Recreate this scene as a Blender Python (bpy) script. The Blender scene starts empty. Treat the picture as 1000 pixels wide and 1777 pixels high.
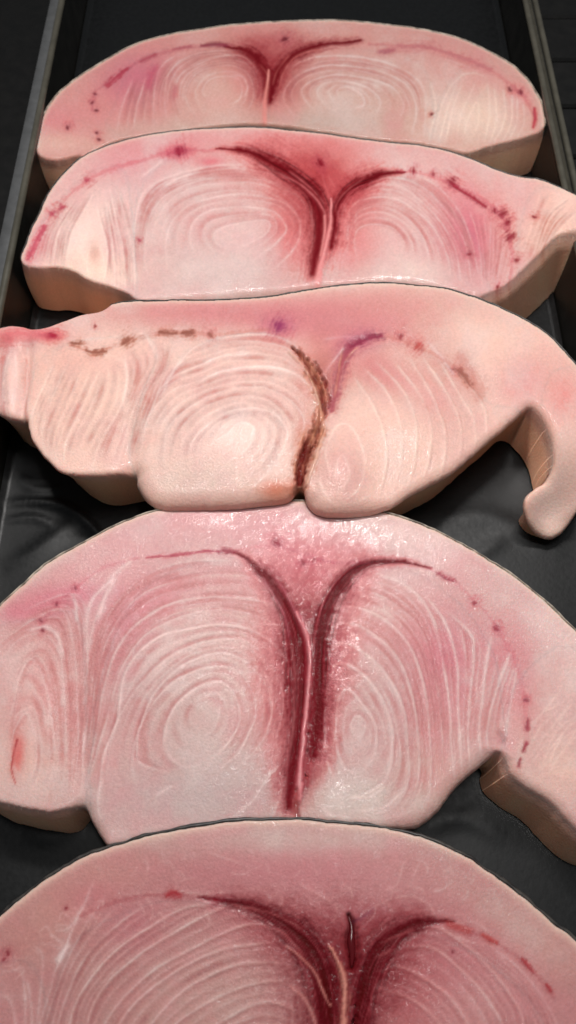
import bpy, math, random
import numpy as np
from mathutils import Vector

random.seed(7)
S = bpy.context.scene
C = S.collection

# ------------------------------------------------------------------ camera
CAM_Z = 0.385
PITCH = 64.0                      # degrees below the horizontal
FPX = 1382.0                      # focal length in pixels of the 1000 x 1777 photograph
cd = bpy.data.cameras.new('camera')
cam = bpy.data.objects.new('camera', cd); C.objects.link(cam)
cam.location = (0, 0, CAM_Z)
cam.rotation_euler = (math.radians(90 - PITCH), 0, 0)
cd.sensor_fit = 'VERTICAL'; cd.sensor_height = 36.0; cd.lens = 36.0 * FPX / 1777.0
cd.clip_start = 0.01; cd.clip_end = 50
cd.dof.use_dof = True; cd.dof.focus_distance = 0.37; cd.dof.aperture_fstop = 11.0
S.camera = cam

# ------------------------------------------------------------------ world and lamps (a dim shop, lamps over the counter)
w = bpy.data.worlds.new('World'); S.world = w; w.use_nodes = True
w.node_tree.nodes['Background'].inputs[0].default_value = (0.9, 0.95, 1.0, 1)
w.node_tree.nodes['Background'].inputs[1].default_value = 0.13

def area(name, loc, target, sx, sy, power, col):
    l = bpy.data.lights.new(name, 'AREA'); l.shape = 'RECTANGLE'; l.size = sx; l.size_y = sy
    l.energy = power; l.color = col
    o = bpy.data.objects.new(name, l); C.objects.link(o); o.location = loc
    d = Vector(target) - Vector(loc); o.rotation_euler = d.to_track_quat('-Z', 'Y').to_euler()
    return o
area('counter_tube_lamp', (0.01, 0.48, 0.74), (0, -0.15, 0), 0.42, 0.06, 6.7, (1.0, 0.965, 0.935))
area('ceiling_lamp', (0.10, 0.26, 1.6), (0, 0.2, 0), 0.45, 0.10, 6.0, (1.0, 0.975, 0.95))

S.view_settings.view_transform = 'Standard'
S.view_settings.look = 'None'
S.view_settings.exposure = -0.14
S.view_settings.gamma = 1.0
S.view_settings.use_curve_mapping = False
S.cycles.use_denoising = True

# ------------------------------------------------------------------ helpers
TH = math.radians(PITCH)
FW = np.array([0, math.cos(TH), -math.sin(TH)])
UP = np.array([0, math.sin(TH), math.cos(TH)])

def p2w(px, py, z):
    """point of the photograph's trace -> place on the level plane at height z"""
    a = (np.asarray(px, float) - 500) / FPX; b = (888.5 - np.asarray(py, float)) / FPX
    dy = FW[1] + b * UP[1]; dz = FW[2] + b * UP[2]
    t = (z - CAM_Z) / dz
    return a * t, dy * t

def w2p(x, y, z):
    rz = z - CAM_Z
    d = y * FW[1] + rz * FW[2]
    u = y * UP[1] + rz * UP[2]
    return 500 + FPX * x / d, 888.5 - FPX * u / d

def lin(c):
    c = np.asarray(c, float) / 255.0
    return np.where(c <= 0.04045, c / 12.92, ((c + 0.055) / 1.055) ** 2.4)

def spline(pts, n=64, closed=False):
    """Catmull-Rom through the points, evenly resampled; extra columns go along"""
    P = np.asarray(pts, float)
    if len(P) == 2:
        t = np.linspace(0, 1, n)[:, None]; return P[0] * (1 - t) + P[1] * t
    if closed: Q = np.vstack([P[-1], P, P[0], P[1]])
    else: Q = np.vstack([2 * P[0] - P[1], P, 2 * P[-1] - P[-2]])
    out = []
    t = np.linspace(0, 1, 24, endpoint=False)[:, None]
    for i in range(1, len(Q) - 2):
        a, b, c, d = Q[i - 1], Q[i], Q[i + 1], Q[i + 2]
        out.append(0.5 * ((2 * b) + (c - a) * t + (2 * a - 5 * b + 4 * c - d) * t**2 + (-a + 3 * b - 3 * c + d) * t**3))
    out.append(Q[-2][None, :])
    R = np.vstack(out)
    L = np.r_[0, np.cumsum(np.hypot(*(np.diff(R[:, :2], axis=0).T)))]
    s = np.linspace(0, L[-1], n)
    return np.stack([np.interp(s, L, R[:, k]) for k in range(R.shape[1])], 1)

def vnoise(shape, cell, seed, octaves=3, stretch=(1, 1)):
    rng = np.random.RandomState(seed); h, wd = shape
    out = np.zeros(shape); amp = 1.0; tot = 0
    for o in range(octaves):
        cy = max(cell * stretch[1] / 2**o, 1.0); cx = max(cell * stretch[0] / 2**o, 1.0)
        g = rng.rand(int(h / cy) + 3, int(wd / cx) + 3)
        yy = np.arange(h) / cy; xx = np.arange(wd) / cx
        iy = yy.astype(int); ix = xx.astype(int)
        fy = yy - iy; fx = xx - ix
        fy = (fy * fy * (3 - 2 * fy))[:, None]; fx = (fx * fx * (3 - 2 * fx))[None, :]
        a = g[iy][:, ix]; b = g[iy][:, ix + 1]; c = g[iy + 1][:, ix]; d = g[iy + 1][:, ix + 1]
        out += amp * ((a * (1 - fx) + b * fx) * (1 - fy) + (c * (1 - fx) + d * fx) * fy)
        tot += amp; amp *= 0.55
    return out / tot * 2 - 1

def Z(x0, y0, s, pts):
    return [(x0 + s * p[0], y0 + s * p[1]) + tuple(p[2:]) for p in pts]

def mat(name): 
    m = bpy.data.materials.new(name); m.use_nodes = True
    return m, m.node_tree, m.node_tree.nodes['Principled BSDF']

def tag(o, label=None, cat=None, group=None, kind=None):
    if label: o['label'] = label
    if cat: o['category'] = cat
    if group: o['group'] = group
    if kind: o['kind'] = kind
    return o

def empty(name, loc):
    o = bpy.data.objects.new(name, None); C.objects.link(o); o.location = loc
    o.empty_display_size = 0.02
    return o

def mesh_obj(name, V, F, m, parent=None, smooth=True, loc=None):
    me = bpy.data.meshes.new(name); me.from_pydata([tuple(v) for v in V], [], [tuple(f) for f in F]); me.update()
    if smooth: me.polygons.foreach_set('use_smooth', [True] * len(me.polygons))
    me.materials.append(m)
    o = bpy.data.objects.new(name, me); C.objects.link(o)
    if parent: o.parent = parent
    if loc: o.location = loc
    return o

# ------------------------------------------------------------------ materials
def flesh_material(name='raw_fish_flesh', sss=0.55):
    m, t, b = mat(name); N = t.nodes; L = t.links
    at = N.new('ShaderNodeAttribute'); at.attribute_name = 'tissue'
    we = N.new('ShaderNodeAttribute'); we.attribute_name = 'wet'
    tc = N.new('ShaderNodeTexCoord')
    n1 = N.new('ShaderNodeTexNoise'); n1.inputs['Scale'].default_value = 900; n1.inputs['Detail'].default_value = 3
    n2 = N.new('ShaderNodeTexNoise'); n2.inputs['Scale'].default_value = 800; n2.inputs['Detail'].default_value = 4
    n3 = N.new('ShaderNodeTexNoise'); n3.inputs['Scale'].default_value = 820; n3.inputs['Detail'].default_value = 2
    for n in (n1, n2, n3): L.new(tc.outputs['Object'], n.inputs['Vector'])
    mr = N.new('ShaderNodeMapRange'); mr.inputs[1].default_value = 0.3; mr.inputs[2].default_value = 0.7
    mr.inputs[3].default_value = 0.95; mr.inputs[4].default_value = 1.05
    L.new(n2.outputs[0], mr.inputs[0])
    mu = N.new('ShaderNodeVectorMath'); mu.operation = 'SCALE'
    L.new(at.outputs['Color'], mu.inputs[0]); L.new(mr.outputs[0], mu.inputs['Scale'])
    L.new(mu.outputs[0], b.inputs['Base Color'])
    b1 = N.new('ShaderNodeBump'); b1.inputs['Strength'].default_value = 0.30; b1.inputs['Distance'].default_value = 0.0008
    L.new(n1.outputs[0], b1.inputs['Height']); L.new(b1.outputs[0], b.inputs['Normal'])
    ad = N.new('ShaderNodeMath'); ad.operation = 'ADD'; L.new(n3.outputs[0], ad.inputs[0]); ad.inputs[1].default_value = 0.0
    b2 = N.new('ShaderNodeBump'); b2.inputs['Strength'].default_value = 1.0; b2.inputs['Distance'].default_value = 0.00027
    L.new(ad.outputs[0], b2.inputs['Height']); L.new(b2.outputs[0], b.inputs['Coat Normal'])
    b.inputs['Roughness'].default_value = 0.42
    b.inputs['Specular IOR Level'].default_value = 0.12
    L.new(we.outputs['Fac'], b.inputs['Coat Weight']); b.inputs['Coat Roughness'].default_value = 0.05
    b.inputs['Coat IOR'].default_value = 1.5
    b.inputs['Subsurface Weight'].default_value = sss; b.inputs['Subsurface Radius'].default_value = (1.0, 0.38, 0.28); b.inputs['Subsurface Scale'].default_value = 0.003
    return m
FLESH = flesh_material()
DARKM = flesh_material('dark_red_muscle', 0.0)
DARKM.node_tree.nodes['Principled BSDF'].inputs['Specular IOR Level'].default_value = 0.04

def skin_material(name, c1, c2):
    m, t, b = mat(name); N = t.nodes; L = t.links
    tc = N.new('ShaderNodeTexCoord'); n = N.new('ShaderNodeTexNoise'); n.inputs['Scale'].default_value = 220; n.inputs['Detail'].default_value = 4
    L.new(tc.outputs['Object'], n.inputs['Vector'])
    r = N.new('ShaderNodeValToRGB'); r.color_ramp.elements[0].position = 0.38; r.color_ramp.elements[1].position = 0.66
    r.color_ramp.elements[0].color = (*lin(c1), 1); r.color_ramp.elements[1].color = (*lin(c2), 1)
    L.new(n.outputs[0], r.inputs[0]); L.new(r.outputs[0], b.inputs['Base Color'])
    bp = N.new('ShaderNodeBump'); bp.inputs['Strength'].default_value = 0.5; bp.inputs['Distance'].default_value = 0.0006
    L.new(n.outputs[0], bp.inputs['Height']); L.new(bp.outputs[0], b.inputs['Normal'])
    b.inputs['Roughness'].default_value = 0.38
    return m
SKIN_DARK = skin_material('dark_fish_skin', (34, 32, 32), (70, 66, 62))
SKIN_PALE = skin_material('pale_fish_skin', (120, 108, 98), (190, 176, 162))
SKIN_MID = skin_material('mottled_fish_skin', (104, 96, 86), (196, 182, 166))

def simple(name, col, rough, spec=0.5, coat=0, metal=0, noise=0, nscale=60, bump=0, bdist=0.001, trans=0):
    m, t, b = mat(name); N = t.nodes; L = t.links
    tc = N.new('ShaderNodeTexCoord'); n = N.new('ShaderNodeTexNoise'); n.inputs['Scale'].default_value = nscale; n.inputs['Detail'].default_value = 6
    L.new(tc.outputs['Object'], n.inputs['Vector'])
    r = N.new('ShaderNodeValToRGB'); c = lin(col)
    r.color_ramp.elements[0].position = 0.3; r.color_ramp.elements[1].position = 0.7
    r.color_ramp.elements[0].color = (*(c * (1 - noise)), 1); r.color_ramp.elements[1].color = (*(c * (1 + noise)), 1)
    L.new(n.outputs[0], r.inputs[0]); L.new(r.outputs[0], b.inputs['Base Color'])
    if bump:
        bp = N.new('ShaderNodeBump'); bp.inputs['Strength'].default_value = bump; bp.inputs['Distance'].default_value = bdist
        L.new(n.outputs[0], bp.inputs['Height']); L.new(bp.outputs[0], b.inputs['Normal'])
    mr = N.new('ShaderNodeMapRange'); mr.inputs[3].default_value = max(rough - 0.1, 0.02); mr.inputs[4].default_value = rough + 0.1
    L.new(n.outputs[0], mr.inputs[0]); L.new(mr.outputs[0], b.inputs['Roughness'])
    b.inputs['Specular IOR Level'].default_value = spec; b.inputs['Coat Weight'].default_value = coat; b.inputs['Metallic'].default_value = metal
    b.inputs['Transmission Weight'].default_value = trans
    return m
PAN = simple('black_enamel', (20, 19, 17), 0.36, 0.5, noise=0.35, nscale=90, bump=0.15, bdist=0.0006)
RIM = simple('black_enamel_painted_gleam', (74, 71, 62), 0.32, 0.6, noise=0.18, nscale=120, bump=0.2, bdist=0.0006)  # lighter than the pan: the gleam along the lit beads is painted in
FLANGE = simple('scuffed_flange_painted_sheen', (82, 83, 84), 0.45, 0.5, noise=0.15, nscale=160, bump=0.1, bdist=0.0004)  # worn metal, its grey lifted to paint in the light this flange reflects
LINER = simple('black_lining_paper', (15, 16, 17), 0.42, 0.28, noise=0.25, nscale=420, bump=0.12, bdist=0.0005)
DECK = simple('dark_counter', (10, 9, 8), 0.5, 0.35, noise=0.4, nscale=120, bump=0.3)
BLOOD = simple('wet_blood', (84, 8, 16), 0.2, 0.4, coat=0.25, noise=0.2)
BUBBLE, _t, _b = mat('clear_liquid_bubble')
_b.inputs['Base Color'].default_value = (1.0, 0.9, 0.88, 1); _b.inputs['Transmission Weight'].default_value = 1.0
_b.inputs['Roughness'].default_value = 0.03; _b.inputs['IOR'].default_value = 1.15

# ------------------------------------------------------------------ counter, tray, lining
FLOOR = 0.0
def sweep(name, prof, y0, y1, m, parent, ny=2, wob=0.0):
    V = []; F = []
    ys = np.linspace(y0, y1, ny); n = len(prof)
    rng = np.random.RandomState(3)
    for y in ys:
        for (x, z) in prof: V.append((x + wob * (rng.rand() - .5), y, z + wob * (rng.rand() - .5)))
    for j in range(ny - 1):
        for i in range(n - 1):
            a = j * n + i; F.append((a, a + 1, a + n + 1, a + n))
    o = mesh_obj(name, V, F, m, parent)
    return o

RIMZ = 0.036
def side_x(px, py): return p2w(px, py, RIMZ)
lx0, ly0 = side_x(108, 0); lx1, ly1 = side_x(4, 500)
rx0, ry0 = side_x(907, 0); rx1, ry1 = side_x(985, 310)
XL = (lx0 + lx1) / 2; XR = (rx0 + rx1) / 2
Y0, Y1 = -0.30, 0.86

counter = empty('counter', (0, 0.3, -0.012)); tag(counter, kind='structure')
for k in range(26):
    y = -0.35 + k * 0.05
    for side, xa, xb in ((0, XR + 0.013, XR + 0.40), (1, XL - 0.40, XL - 0.016)):
        if y < 0.35 or side: continue
        V = []; e = 0.0014
        for zz, ins in ((-0.02, 0), (0.010, 0), (0.012, e)):
            V += [(xa + ins, y + 0.0012 + ins, zz), (xb - ins, y + 0.0012 + ins, zz), (xb - ins, y + 0.0488 - ins, zz), (xa + ins, y + 0.0488 - ins, zz)]
        F = [(8, 9, 10, 11)]
        for r in (0, 4):
            for i in range(4):
                j = (i + 1) % 4; F.append((r + i, r + j, r + 4 + j, r + 4 + i))
        V = [(a, b - 0.3, c + 0.012 - 0.004) for a, b, c in V]
        mesh_obj('counter_slat', V, F, DECK, counter, smooth=False)
mesh_obj('counter_base', [(-0.9, -0.8, -0.02), (0.9, -0.8, -0.02), (0.9, 1.0, -0.02), (-0.9, 1.0, -0.02)], [(0, 1, 2, 3)], DECK, counter, smooth=False)

tray = empty('display_tray', (0, 0.28, 0))
tag(tray, 'long black metal display tray with rolled rims under the fish steaks', 'tray')
def local(o): 
    o.location = (0, -0.28, 0); return o
def arc(cx, cz, r, a0, a1, n):
    return [(cx + r * math.cos(math.radians(a)), cz + r * math.sin(math.radians(a))) for a in np.linspace(a0, a1, n)]
FZ = -0.003
local(sweep('pan_floor', [(XL + 0.0060, FZ), (XR - 0.0060, FZ)], Y0, Y1, PAN, tray))
# sides: from the floor up a sloped wall
local(sweep('side_wall', [(XL + 0.0060, FZ), (XL + 0.0050, 0.000), (XL + 0.002, RIMZ - 0.002)], Y0, Y1, PAN, tray))
local(sweep('side_wall', [(XR - 0.002, RIMZ - 0.002), (XR - 0.0050, 0.000), (XR - 0.0060, FZ)], Y0, Y1, PAN, tray))
# rims: a rounded bead, a flange, a bead
local(sweep('rim_bead', arc(XL, RIMZ - 0.001, 0.0022, 0, 360, 15)[::-1], Y0, Y1, RIM, tray, 90, 0.00012))
local(sweep('rim_flange', [(XL - 0.001, RIMZ - 0.0015), (XL - 0.0082, RIMZ - 0.0008), (XL - 0.0092, RIMZ - 0.004), (XL - 0.0095, -0.01)], Y0, Y1, FLANGE, tray, 30))
local(sweep('rim_bead', arc(XR, RIMZ - 0.001, 0.0020, 0, 360, 15)[::-1], Y0, Y1, RIM, tray, 90, 0.00012))
local(sweep('rim_flange', [(XR + 0.0075, -0.01), (XR + 0.0072, RIMZ - 0.004), (XR + 0.001, RIMZ - 0.003)], Y0, Y1, RIM, tray, 30))
local(sweep('rim_bead', arc(XR + 0.0072, RIMZ - 0.0015, 0.0019, 0, 360, 15)[::-1], Y0, Y1, RIM, tray, 90, 0.00012))
# far wall of the tray (beyond the frame)
mesh_obj('end_wall', [(XL, Y1, FZ), (XR, Y1, FZ), (XR, Y1 + 0.012, RIMZ), (XL, Y1 + 0.012, RIMZ)], [(0, 1, 2, 3)], PAN, tray, smooth=False, loc=(0, -0.28, 0))

def build_liner():
    nx, ny = 300, 560
    xs = np.linspace(XL + 0.0056, XR - 0.0056, nx); ys = np.linspace(Y0 + 0.01, Y1 - 0.03, ny)
    X, Y = np.meshgrid(xs, ys)
    zz = 0.0004 * vnoise((ny, nx), 60, 5, 3) + 0.0007
    px, py = w2p(X, Y, 0.0)
    def fold(pts, wd, hgt):
        w_ = [p2w(p[0], p[1], 0.0) for p in pts]; P = spline([(a, b) for a, b in w_], 40)
        d = np.full(X.shape, 9.0); tt = np.zeros(X.shape)
        for i, p in enumerate(P):
            e = np.hypot(X - p[0], Y - p[1]); k = e < d; d[k] = e[k]; tt[k] = i / 39.0
        return 0.55 * hgt * np.exp(-(d / (0.7 * wd))**2) * np.clip(np.sin(np.pi * np.clip(tt, 0.02, 0.98)), 0, 1)**0.6
    zz += fold([(15, 875), (60, 872), (110, 880), (150, 905), (185, 945)], 0.0035, 0.0042)
    zz += fold([(10, 905), (60, 900), (100, 915)], 0.003, 0.0020)
    zz += fold([(30, 830), (60, 850), (110, 850)], 0.004, 0.0020)
    zz += fold([(760, 905), (850, 900), (960, 950)], 0.009, 0.0016)
    zz += fold([(800, 985), (880, 930)], 0.006, 0.0012)
    zz += fold([(0, 990), (60, 960), (140, 900)], 0.007, 0.0022)
    zz += fold([(40, 1440), (90, 1450), (150, 1430)], 0.006, 0.0018)
    zz += fold([(720, 1440), (800, 1420), (880, 1460)], 0.006, 0.0015)
    zz += fold([(60, 560), (120, 575), (200, 560)], 0.006, 0.0015)
    # the paper climbs a little at both long sides
    ed = np.minimum(X - xs[0], xs[-1] - X); zz += np.clip(0.003 - ed, 0, 1) * 0.8
    V = np.stack([X, Y, zz], -1).reshape(-1, 3)
    i = (np.arange(ny - 1)[:, None] * nx + np.arange(nx - 1)[None, :]).ravel()
    F = np.stack([i, i + 1, i + nx + 1, i + nx], 1)
    o = fast_mesh('tray_liner', V - np.array([0, 0.28, 0]), F, LINER, None)
    o.location = (0, 0.28, 0)
    tag(o, 'wrinkled black lining paper spread on the tray floor', 'paper')

def fast_mesh(name, V, F4, m, parent, F3=None, attrs=None, normals=None):
    me = bpy.data.meshes.new(name)
    nf4 = len(F4); nf3 = 0 if F3 is None else len(F3)
    idx = F4.ravel() if not nf3 else np.concatenate([F4.ravel(), F3.ravel()])
    me.vertices.add(len(V)); me.vertices.foreach_set('co', np.ascontiguousarray(V, np.float32).ravel())
    me.loops.add(len(idx)); me.loops.foreach_set('vertex_index', idx.astype(np.int32))
    me.polygons.add(nf4 + nf3)
    st = np.concatenate([np.arange(nf4) * 4, nf4 * 4 + np.arange(nf3) * 3]).astype(np.int32)
    me.polygons.foreach_set('loop_start', st)
    me.polygons.foreach_set('use_smooth', np.ones(nf4 + nf3, bool))
    me.update(calc_edges=True)
    me.validate()
    if attrs:
        for k, a in attrs.items():
            if a.ndim == 2:
                ca = me.attributes.new(k, 'FLOAT_COLOR', 'POINT')
                ca.data.foreach_set('color', np.c_[a, np.ones(len(a))].astype(np.float32).ravel())
            else:
                ca = me.attributes.new(k, 'FLOAT', 'POINT'); ca.data.foreach_set('value', a.astype(np.float32))
    if normals is not None:
        me.normals_split_custom_set_from_vertices(normals.astype(np.float32))
    me.materials.append(m)
    o = bpy.data.objects.new(name, me); C.objects.link(o)
    if parent: o.parent = parent
    return o
build_liner()

# ------------------------------------------------------------------ swordfish steaks
CX0, CX1 = -150, 1150
SP = 0.0006
LK, LW = 0.62, 1.0            # strength and width of the flake lines

STREAK = vnoise((600, 400), 9, 77, 3)
class Chart:
    """a tissue chart of one steak: colours, lamellae, clots and relief, later carried by the mesh"""
    def __init__(s, y0, y1, base, seed):
        s.x0, s.y0 = CX0, y0; s.shape = (y1 - y0, CX1 - CX0); s.seed = seed
        s.yy, s.xx = np.mgrid[y0:y1, CX0:CX1].astype(np.float32)
        s.col = np.ones(s.shape + (3,)) * lin(base)
        s.h = np.zeros(s.shape); s.hm = np.zeros(s.shape); s.wet = np.full(s.shape, 0.24); s.reg = np.zeros(s.shape, np.int8)
        s.nA = vnoise(s.shape, 26, seed, 4); s.nB = vnoise(s.shape, 7, seed + 1, 3); s.nC = vnoise(s.shape, 70, seed + 2, 3)
        s.nD = vnoise(s.shape, 3, seed + 3, 2)
        s.rng = np.random.RandomState(seed)
    def blob(s, x, y, rx, ry, c, k=1.0, rot=0, p=1.0):
        a = math.radians(rot); g = 3.2 * max(rx, ry)
        sl = (slice(int(max(y - g - s.y0, 0)), int(max(y + g - s.y0, 0))), slice(int(max(x - g - s.x0, 0)), int(max(x + g - s.x0, 0))))
        dx = s.xx[sl] - x; dy = s.yy[sl] - y
        u = (dx * math.cos(a) + dy * math.sin(a)) / rx; v = (-dx * math.sin(a) + dy * math.cos(a)) / ry
        d = (u * u + v * v) * (1 + 0.35 * s.nA[sl] + 0.3 * s.nC[sl])
        wgt = (k * np.exp(-np.maximum(d, 0)**p))[..., None]
        s.col[sl] = s.col[sl] * (1 - wgt) + lin(c) * wgt
    def wetblob(s, x, y, rx, ry, k, rot=0):
        a = math.radians(rot); dx = s.xx - x; dy = s.yy - y
        u = (dx * math.cos(a) + dy * math.sin(a)) / rx; v = (-dx * math.sin(a) + dy * math.cos(a)) / ry
        s.wet = np.maximum(s.wet, k * np.exp(-(u * u + v * v)) * (1 + 0.6 * s.nB))
    def dist(s, pts, rag=0.0, pad=60):
        warp = min(1.0, rag * 1.4) * min(1.0, (max(p[2] for p in pts) if len(pts[0]) > 2 else 1) / 9.0)
        P = spline(pts, max(12, min(60, 6 * len(pts))))
        x0 = int(max(P[:, 0].min() - pad - s.x0, 0)); x1 = int(min(P[:, 0].max() + pad - s.x0, s.shape[1]))
        y0 = int(max(P[:, 1].min() - pad - s.y0, 0)); y1 = int(min(P[:, 1].max() + pad - s.y0, s.shape[0]))
        if x1 <= x0 or y1 <= y0: return None
        sl = (slice(y0, y1), slice(x0, x1))
        X = s.xx[sl] + warp * (3.2 * s.nA[sl] + 2.0 * s.nB[sl]); Y = s.yy[sl] + warp * (3.2 * s.nC[sl] - 2.0 * s.nB[sl] + 1.5 * s.nA[sl])
        best = np.full(X.shape, 1e9); al = np.zeros(X.shape); la = np.zeros(X.shape); acc = 0.0
        for i in range(len(P) - 1):
            a = P[i]; b = P[i + 1]; ab = b[:2] - a[:2]; l2 = (ab**2).sum() + 1e-9
            t = np.clip(((X - a[0]) * ab[0] + (Y - a[1]) * ab[1]) / l2, 0, 1)
            d = np.hypot(X - a[0] - t * ab[0], Y - a[1] - t * ab[1])
            ww = a[2] + (b[2] - a[2]) * t if P.shape[1] > 2 else 1.0
            q = d / np.maximum(ww, .3); k = q < best; best[k] = q[k]
            l = math.sqrt(l2); al[k] = (acc + t * l)[k]; acc += l
            la[k] = (((X - a[0]) * ab[1] - (Y - a[1]) * ab[0]) / l)[k]
        st = STREAK[np.clip((la + 100 + 3 * s.nA[sl]) * 3, 0, 599).astype(int), (al / 5.0).astype(int) % 400]
        nz = 0.8 * s.nB[sl] + 0.5 * s.nA[sl] + 1.1 * st + 0.4 * s.nD[sl]
        best = np.maximum(best + rag * nz * np.clip(best, 0.25, 1.0), 0)
        return sl, best
    def stroke(s, pts, c, k=1.0, rag=0.35, p=1.0, h=0.0, wet=0.0, part=0, cut=0.9):
        r = s.dist(pts, rag)
        if r is None: return
        sl, q = r
        m = k * np.exp(-np.abs(q)**(2 * p) * 0.9)
        s.col[sl] = s.col[sl] * (1 - m[..., None]) + lin(c) * m[..., None]
        if h: s.h[sl] += h * np.exp(-q * q)
        if wet: s.wet[sl] = np.maximum(s.wet[sl], wet * np.exp(-q * q))
        if part:
            g = s.reg[sl]; g[q < cut] = part
    def bulge(s, x, y, rx, ry, h, rot=0, p=1.0):
        a = math.radians(rot); dx = s.xx - x; dy = s.yy - y
        u = (dx * math.cos(a) + dy * math.sin(a)) / rx; v = (-dx * math.sin(a) + dy * math.cos(a)) / ry
        s.hm += h * np.exp(-(u * u + v * v)**p)
    def strands(s, pts, n=9):
        P = spline(pts, 120); T = np.gradient(P[:, :2], axis=0); T /= np.hypot(T[:, 0], T[:, 1])[:, None] + 1e-9
        N = np.c_[-T[:, 1], T[:, 0]]
        for i in range(n):
            f = -1.25 + 2.5 * (i + s.rng.rand() * .8) / n
            a = int(s.rng.randint(0, 45)); b = 120 - int(s.rng.randint(0, 35))
            q = (P[:, :2] + N * (P[:, 2:3] * f))[a:b]
            dark = s.rng.rand() < .62
            s.lines1([q], k=.95 if dark else .6, wd=1.3 if dark else 1.1, c=(88, 12, 26) if dark else (206, 124, 128), wob=2.5, h=-.0002 if dark else .0003, fade=.75, end=.25)
    def relief(s, pts, h, p=1.0):
        sl, q = s.dist(pts, 0.1); s.h[sl] += h * np.exp(-q**(2 * p))
    def region(s, poly, part):
        P = spline(poly, 160, closed=True); inside = np.zeros(s.shape, bool)
        X = s.xx + 4 * s.nA; Y = s.yy + 4 * s.nC
        for i in range(len(P)):
            a = P[i]; b = P[(i + 1) % len(P)]
            if abs(b[1] - a[1]) < 1e-9: continue
            k = ((a[1] > Y) != (b[1] > Y)) & (X < (b[0] - a[0]) * (Y - a[1]) / (b[1] - a[1]) + a[0])
            inside ^= k
        s.reg[inside] = part
    def lines(s, curves, k=0.5, wd=1.3, c=(250, 226, 216), wob=2.0, h=0.00012, fade=0.55, end=0.12):
        st = s.rng.get_state()
        s.lines1(curves, k * 0.26, wd * 3.0, c, wob, h * .2, fade, end)
        s.rng.set_state(st)
        s.lines1(curves, k * 0.80, wd, c, wob, h * .45, fade, end)
    def lines1(s, curves, k=0.5, wd=1.3, c=(250, 226, 216), wob=2.0, h=0.00012, fade=0.55, end=0.12):
        """pale sheets of connective tissue between the muscle flakes, seen edge on"""
        wd = wd * LW
        I = []; J = []; Wt = []
        for cv in curves:
            P = spline(cv, 500)
            n = len(P); t = np.linspace(0, 1, n); L = np.hypot(*(np.diff(P[:, :2], axis=0).T)).sum()
            f = lambda cell: np.interp(t * L, np.arange(0, L + cell * 2, cell), s.rng.rand(len(np.arange(0, L + cell * 2, cell))) * 2 - 1)
            T = np.gradient(P[:, :2], axis=0); T /= np.hypot(T[:, 0], T[:, 1])[:, None] + 1e-9
            off = wob * (0.7 * f(38) + 0.3 * f(11))
            x = P[:, 0] - T[:, 1] * off; y = P[:, 1] + T[:, 0] * off
            st = np.clip(1 - fade * (0.5 + 0.7 * f(34)) - 0.3 * fade * f(7), 0.03, 1.1)
            st *= np.clip(np.minimum(t, 1 - t) / end, 0.0, 1)**0.7 if end else 1
            I.append(x - s.x0); J.append(y - s.y0); Wt.append(st)
        x = np.concatenate(I); y = np.concatenate(J); st = np.concatenate(Wt)
        R = int(math.ceil(wd * 2.2))
        ok = (x > R + 1) & (x < s.shape[1] - R - 2) & (y > R + 1) & (y < s.shape[0] - R - 2)
        x = x[ok]; y = y[ok]; st = st[ok]
        if not len(x): return
        bx0, bx1, by0, by1 = int(x.min()) - R - 1, int(x.max()) + R + 2, int(y.min()) - R - 1, int(y.max()) + R + 2
        acc = np.zeros((by1 - by0, bx1 - bx0)); flat = acc.ravel(); W_ = bx1 - bx0
        x = x - bx0; y = y - by0
        ix = np.round(x).astype(int); iy = np.round(y).astype(int)
        o = np.argsort(iy * W_ + ix, kind='stable'); x = x[o]; y = y[o]; st = st[o]; ix = ix[o]; iy = iy[o]
        key = iy * W_ + ix; first = np.r_[True, key[1:] != key[:-1]]      # one sample for each pixel
        x = x[first]; y = y[first]; st = st[first]; ix = ix[first]; iy = iy[first]; key = key[first]
        for dy in range(-R, R + 1):
            for dx in range(-R, R + 1):
                kk = key + dy * W_ + dx
                v = st * np.exp(-((ix + dx - x)**2 + (iy + dy - y)**2) / wd**2)
                flat[kk] = np.maximum(flat[kk], v)
        sl = (slice(by0, by1), slice(bx0, bx1))
        m = np.clip(k * LK * acc, 0, 1)[..., None]
        s.col[sl] = s.col[sl] * (1 - m) + lin(c) * m
        s.h[sl] += h * acc
    def family(s, keys, counts, shade=(182, 124, 122), extra=1, **kw):
        """key curves of one whorl, with further ones laid between neighbours"""
        out = []
        K = [spline(k, 60) for k in keys]
        for i in range(len(K)):
            out.append(K[i])
            if i < len(K) - 1:
                n = (counts[i] if isinstance(counts, (list, tuple)) else counts) + extra
                for j in range(n):
                    t = (j + 1 + 0.35 * (s.rng.rand() - .5)) / (n + 1)
                    a = int(s.rng.randint(0, 8)); b = 60 - int(s.rng.randint(0, 8))
                    out.append((K[i] * (1 - t) + K[i + 1] * t)[a:b])
        tone = []
        for i in range(len(out) - 1):
            if len(out[i]) != len(out[i + 1]): a_ = spline(out[i], 60); b_ = spline(out[i + 1], 60)
            else: a_, b_ = out[i], out[i + 1]
            t = 0.25 + 0.2 * s.rng.rand()
            w_ = np.clip(np.hypot(*((a_ - b_)[:, :2].T)).mean() * 0.32, 1.5, 6)
            s.lines1([a_ * (1 - t) + b_ * t], k=0.35 + 0.6 * s.rng.rand(), wd=w_, c=shade, wob=2, fade=.7, h=-0.0001, end=.2)
        weak = dict(kw); weak['k'] = kw.get('k', .5) * .55; weak['wd'] = kw.get('wd', 1.3) * .85
        s.lines([o_ for o_ in out if not any(o_ is q_ for q_ in K)], **weak) if len(out) > len(K) else None
        s.lines(K, **kw)
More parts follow.
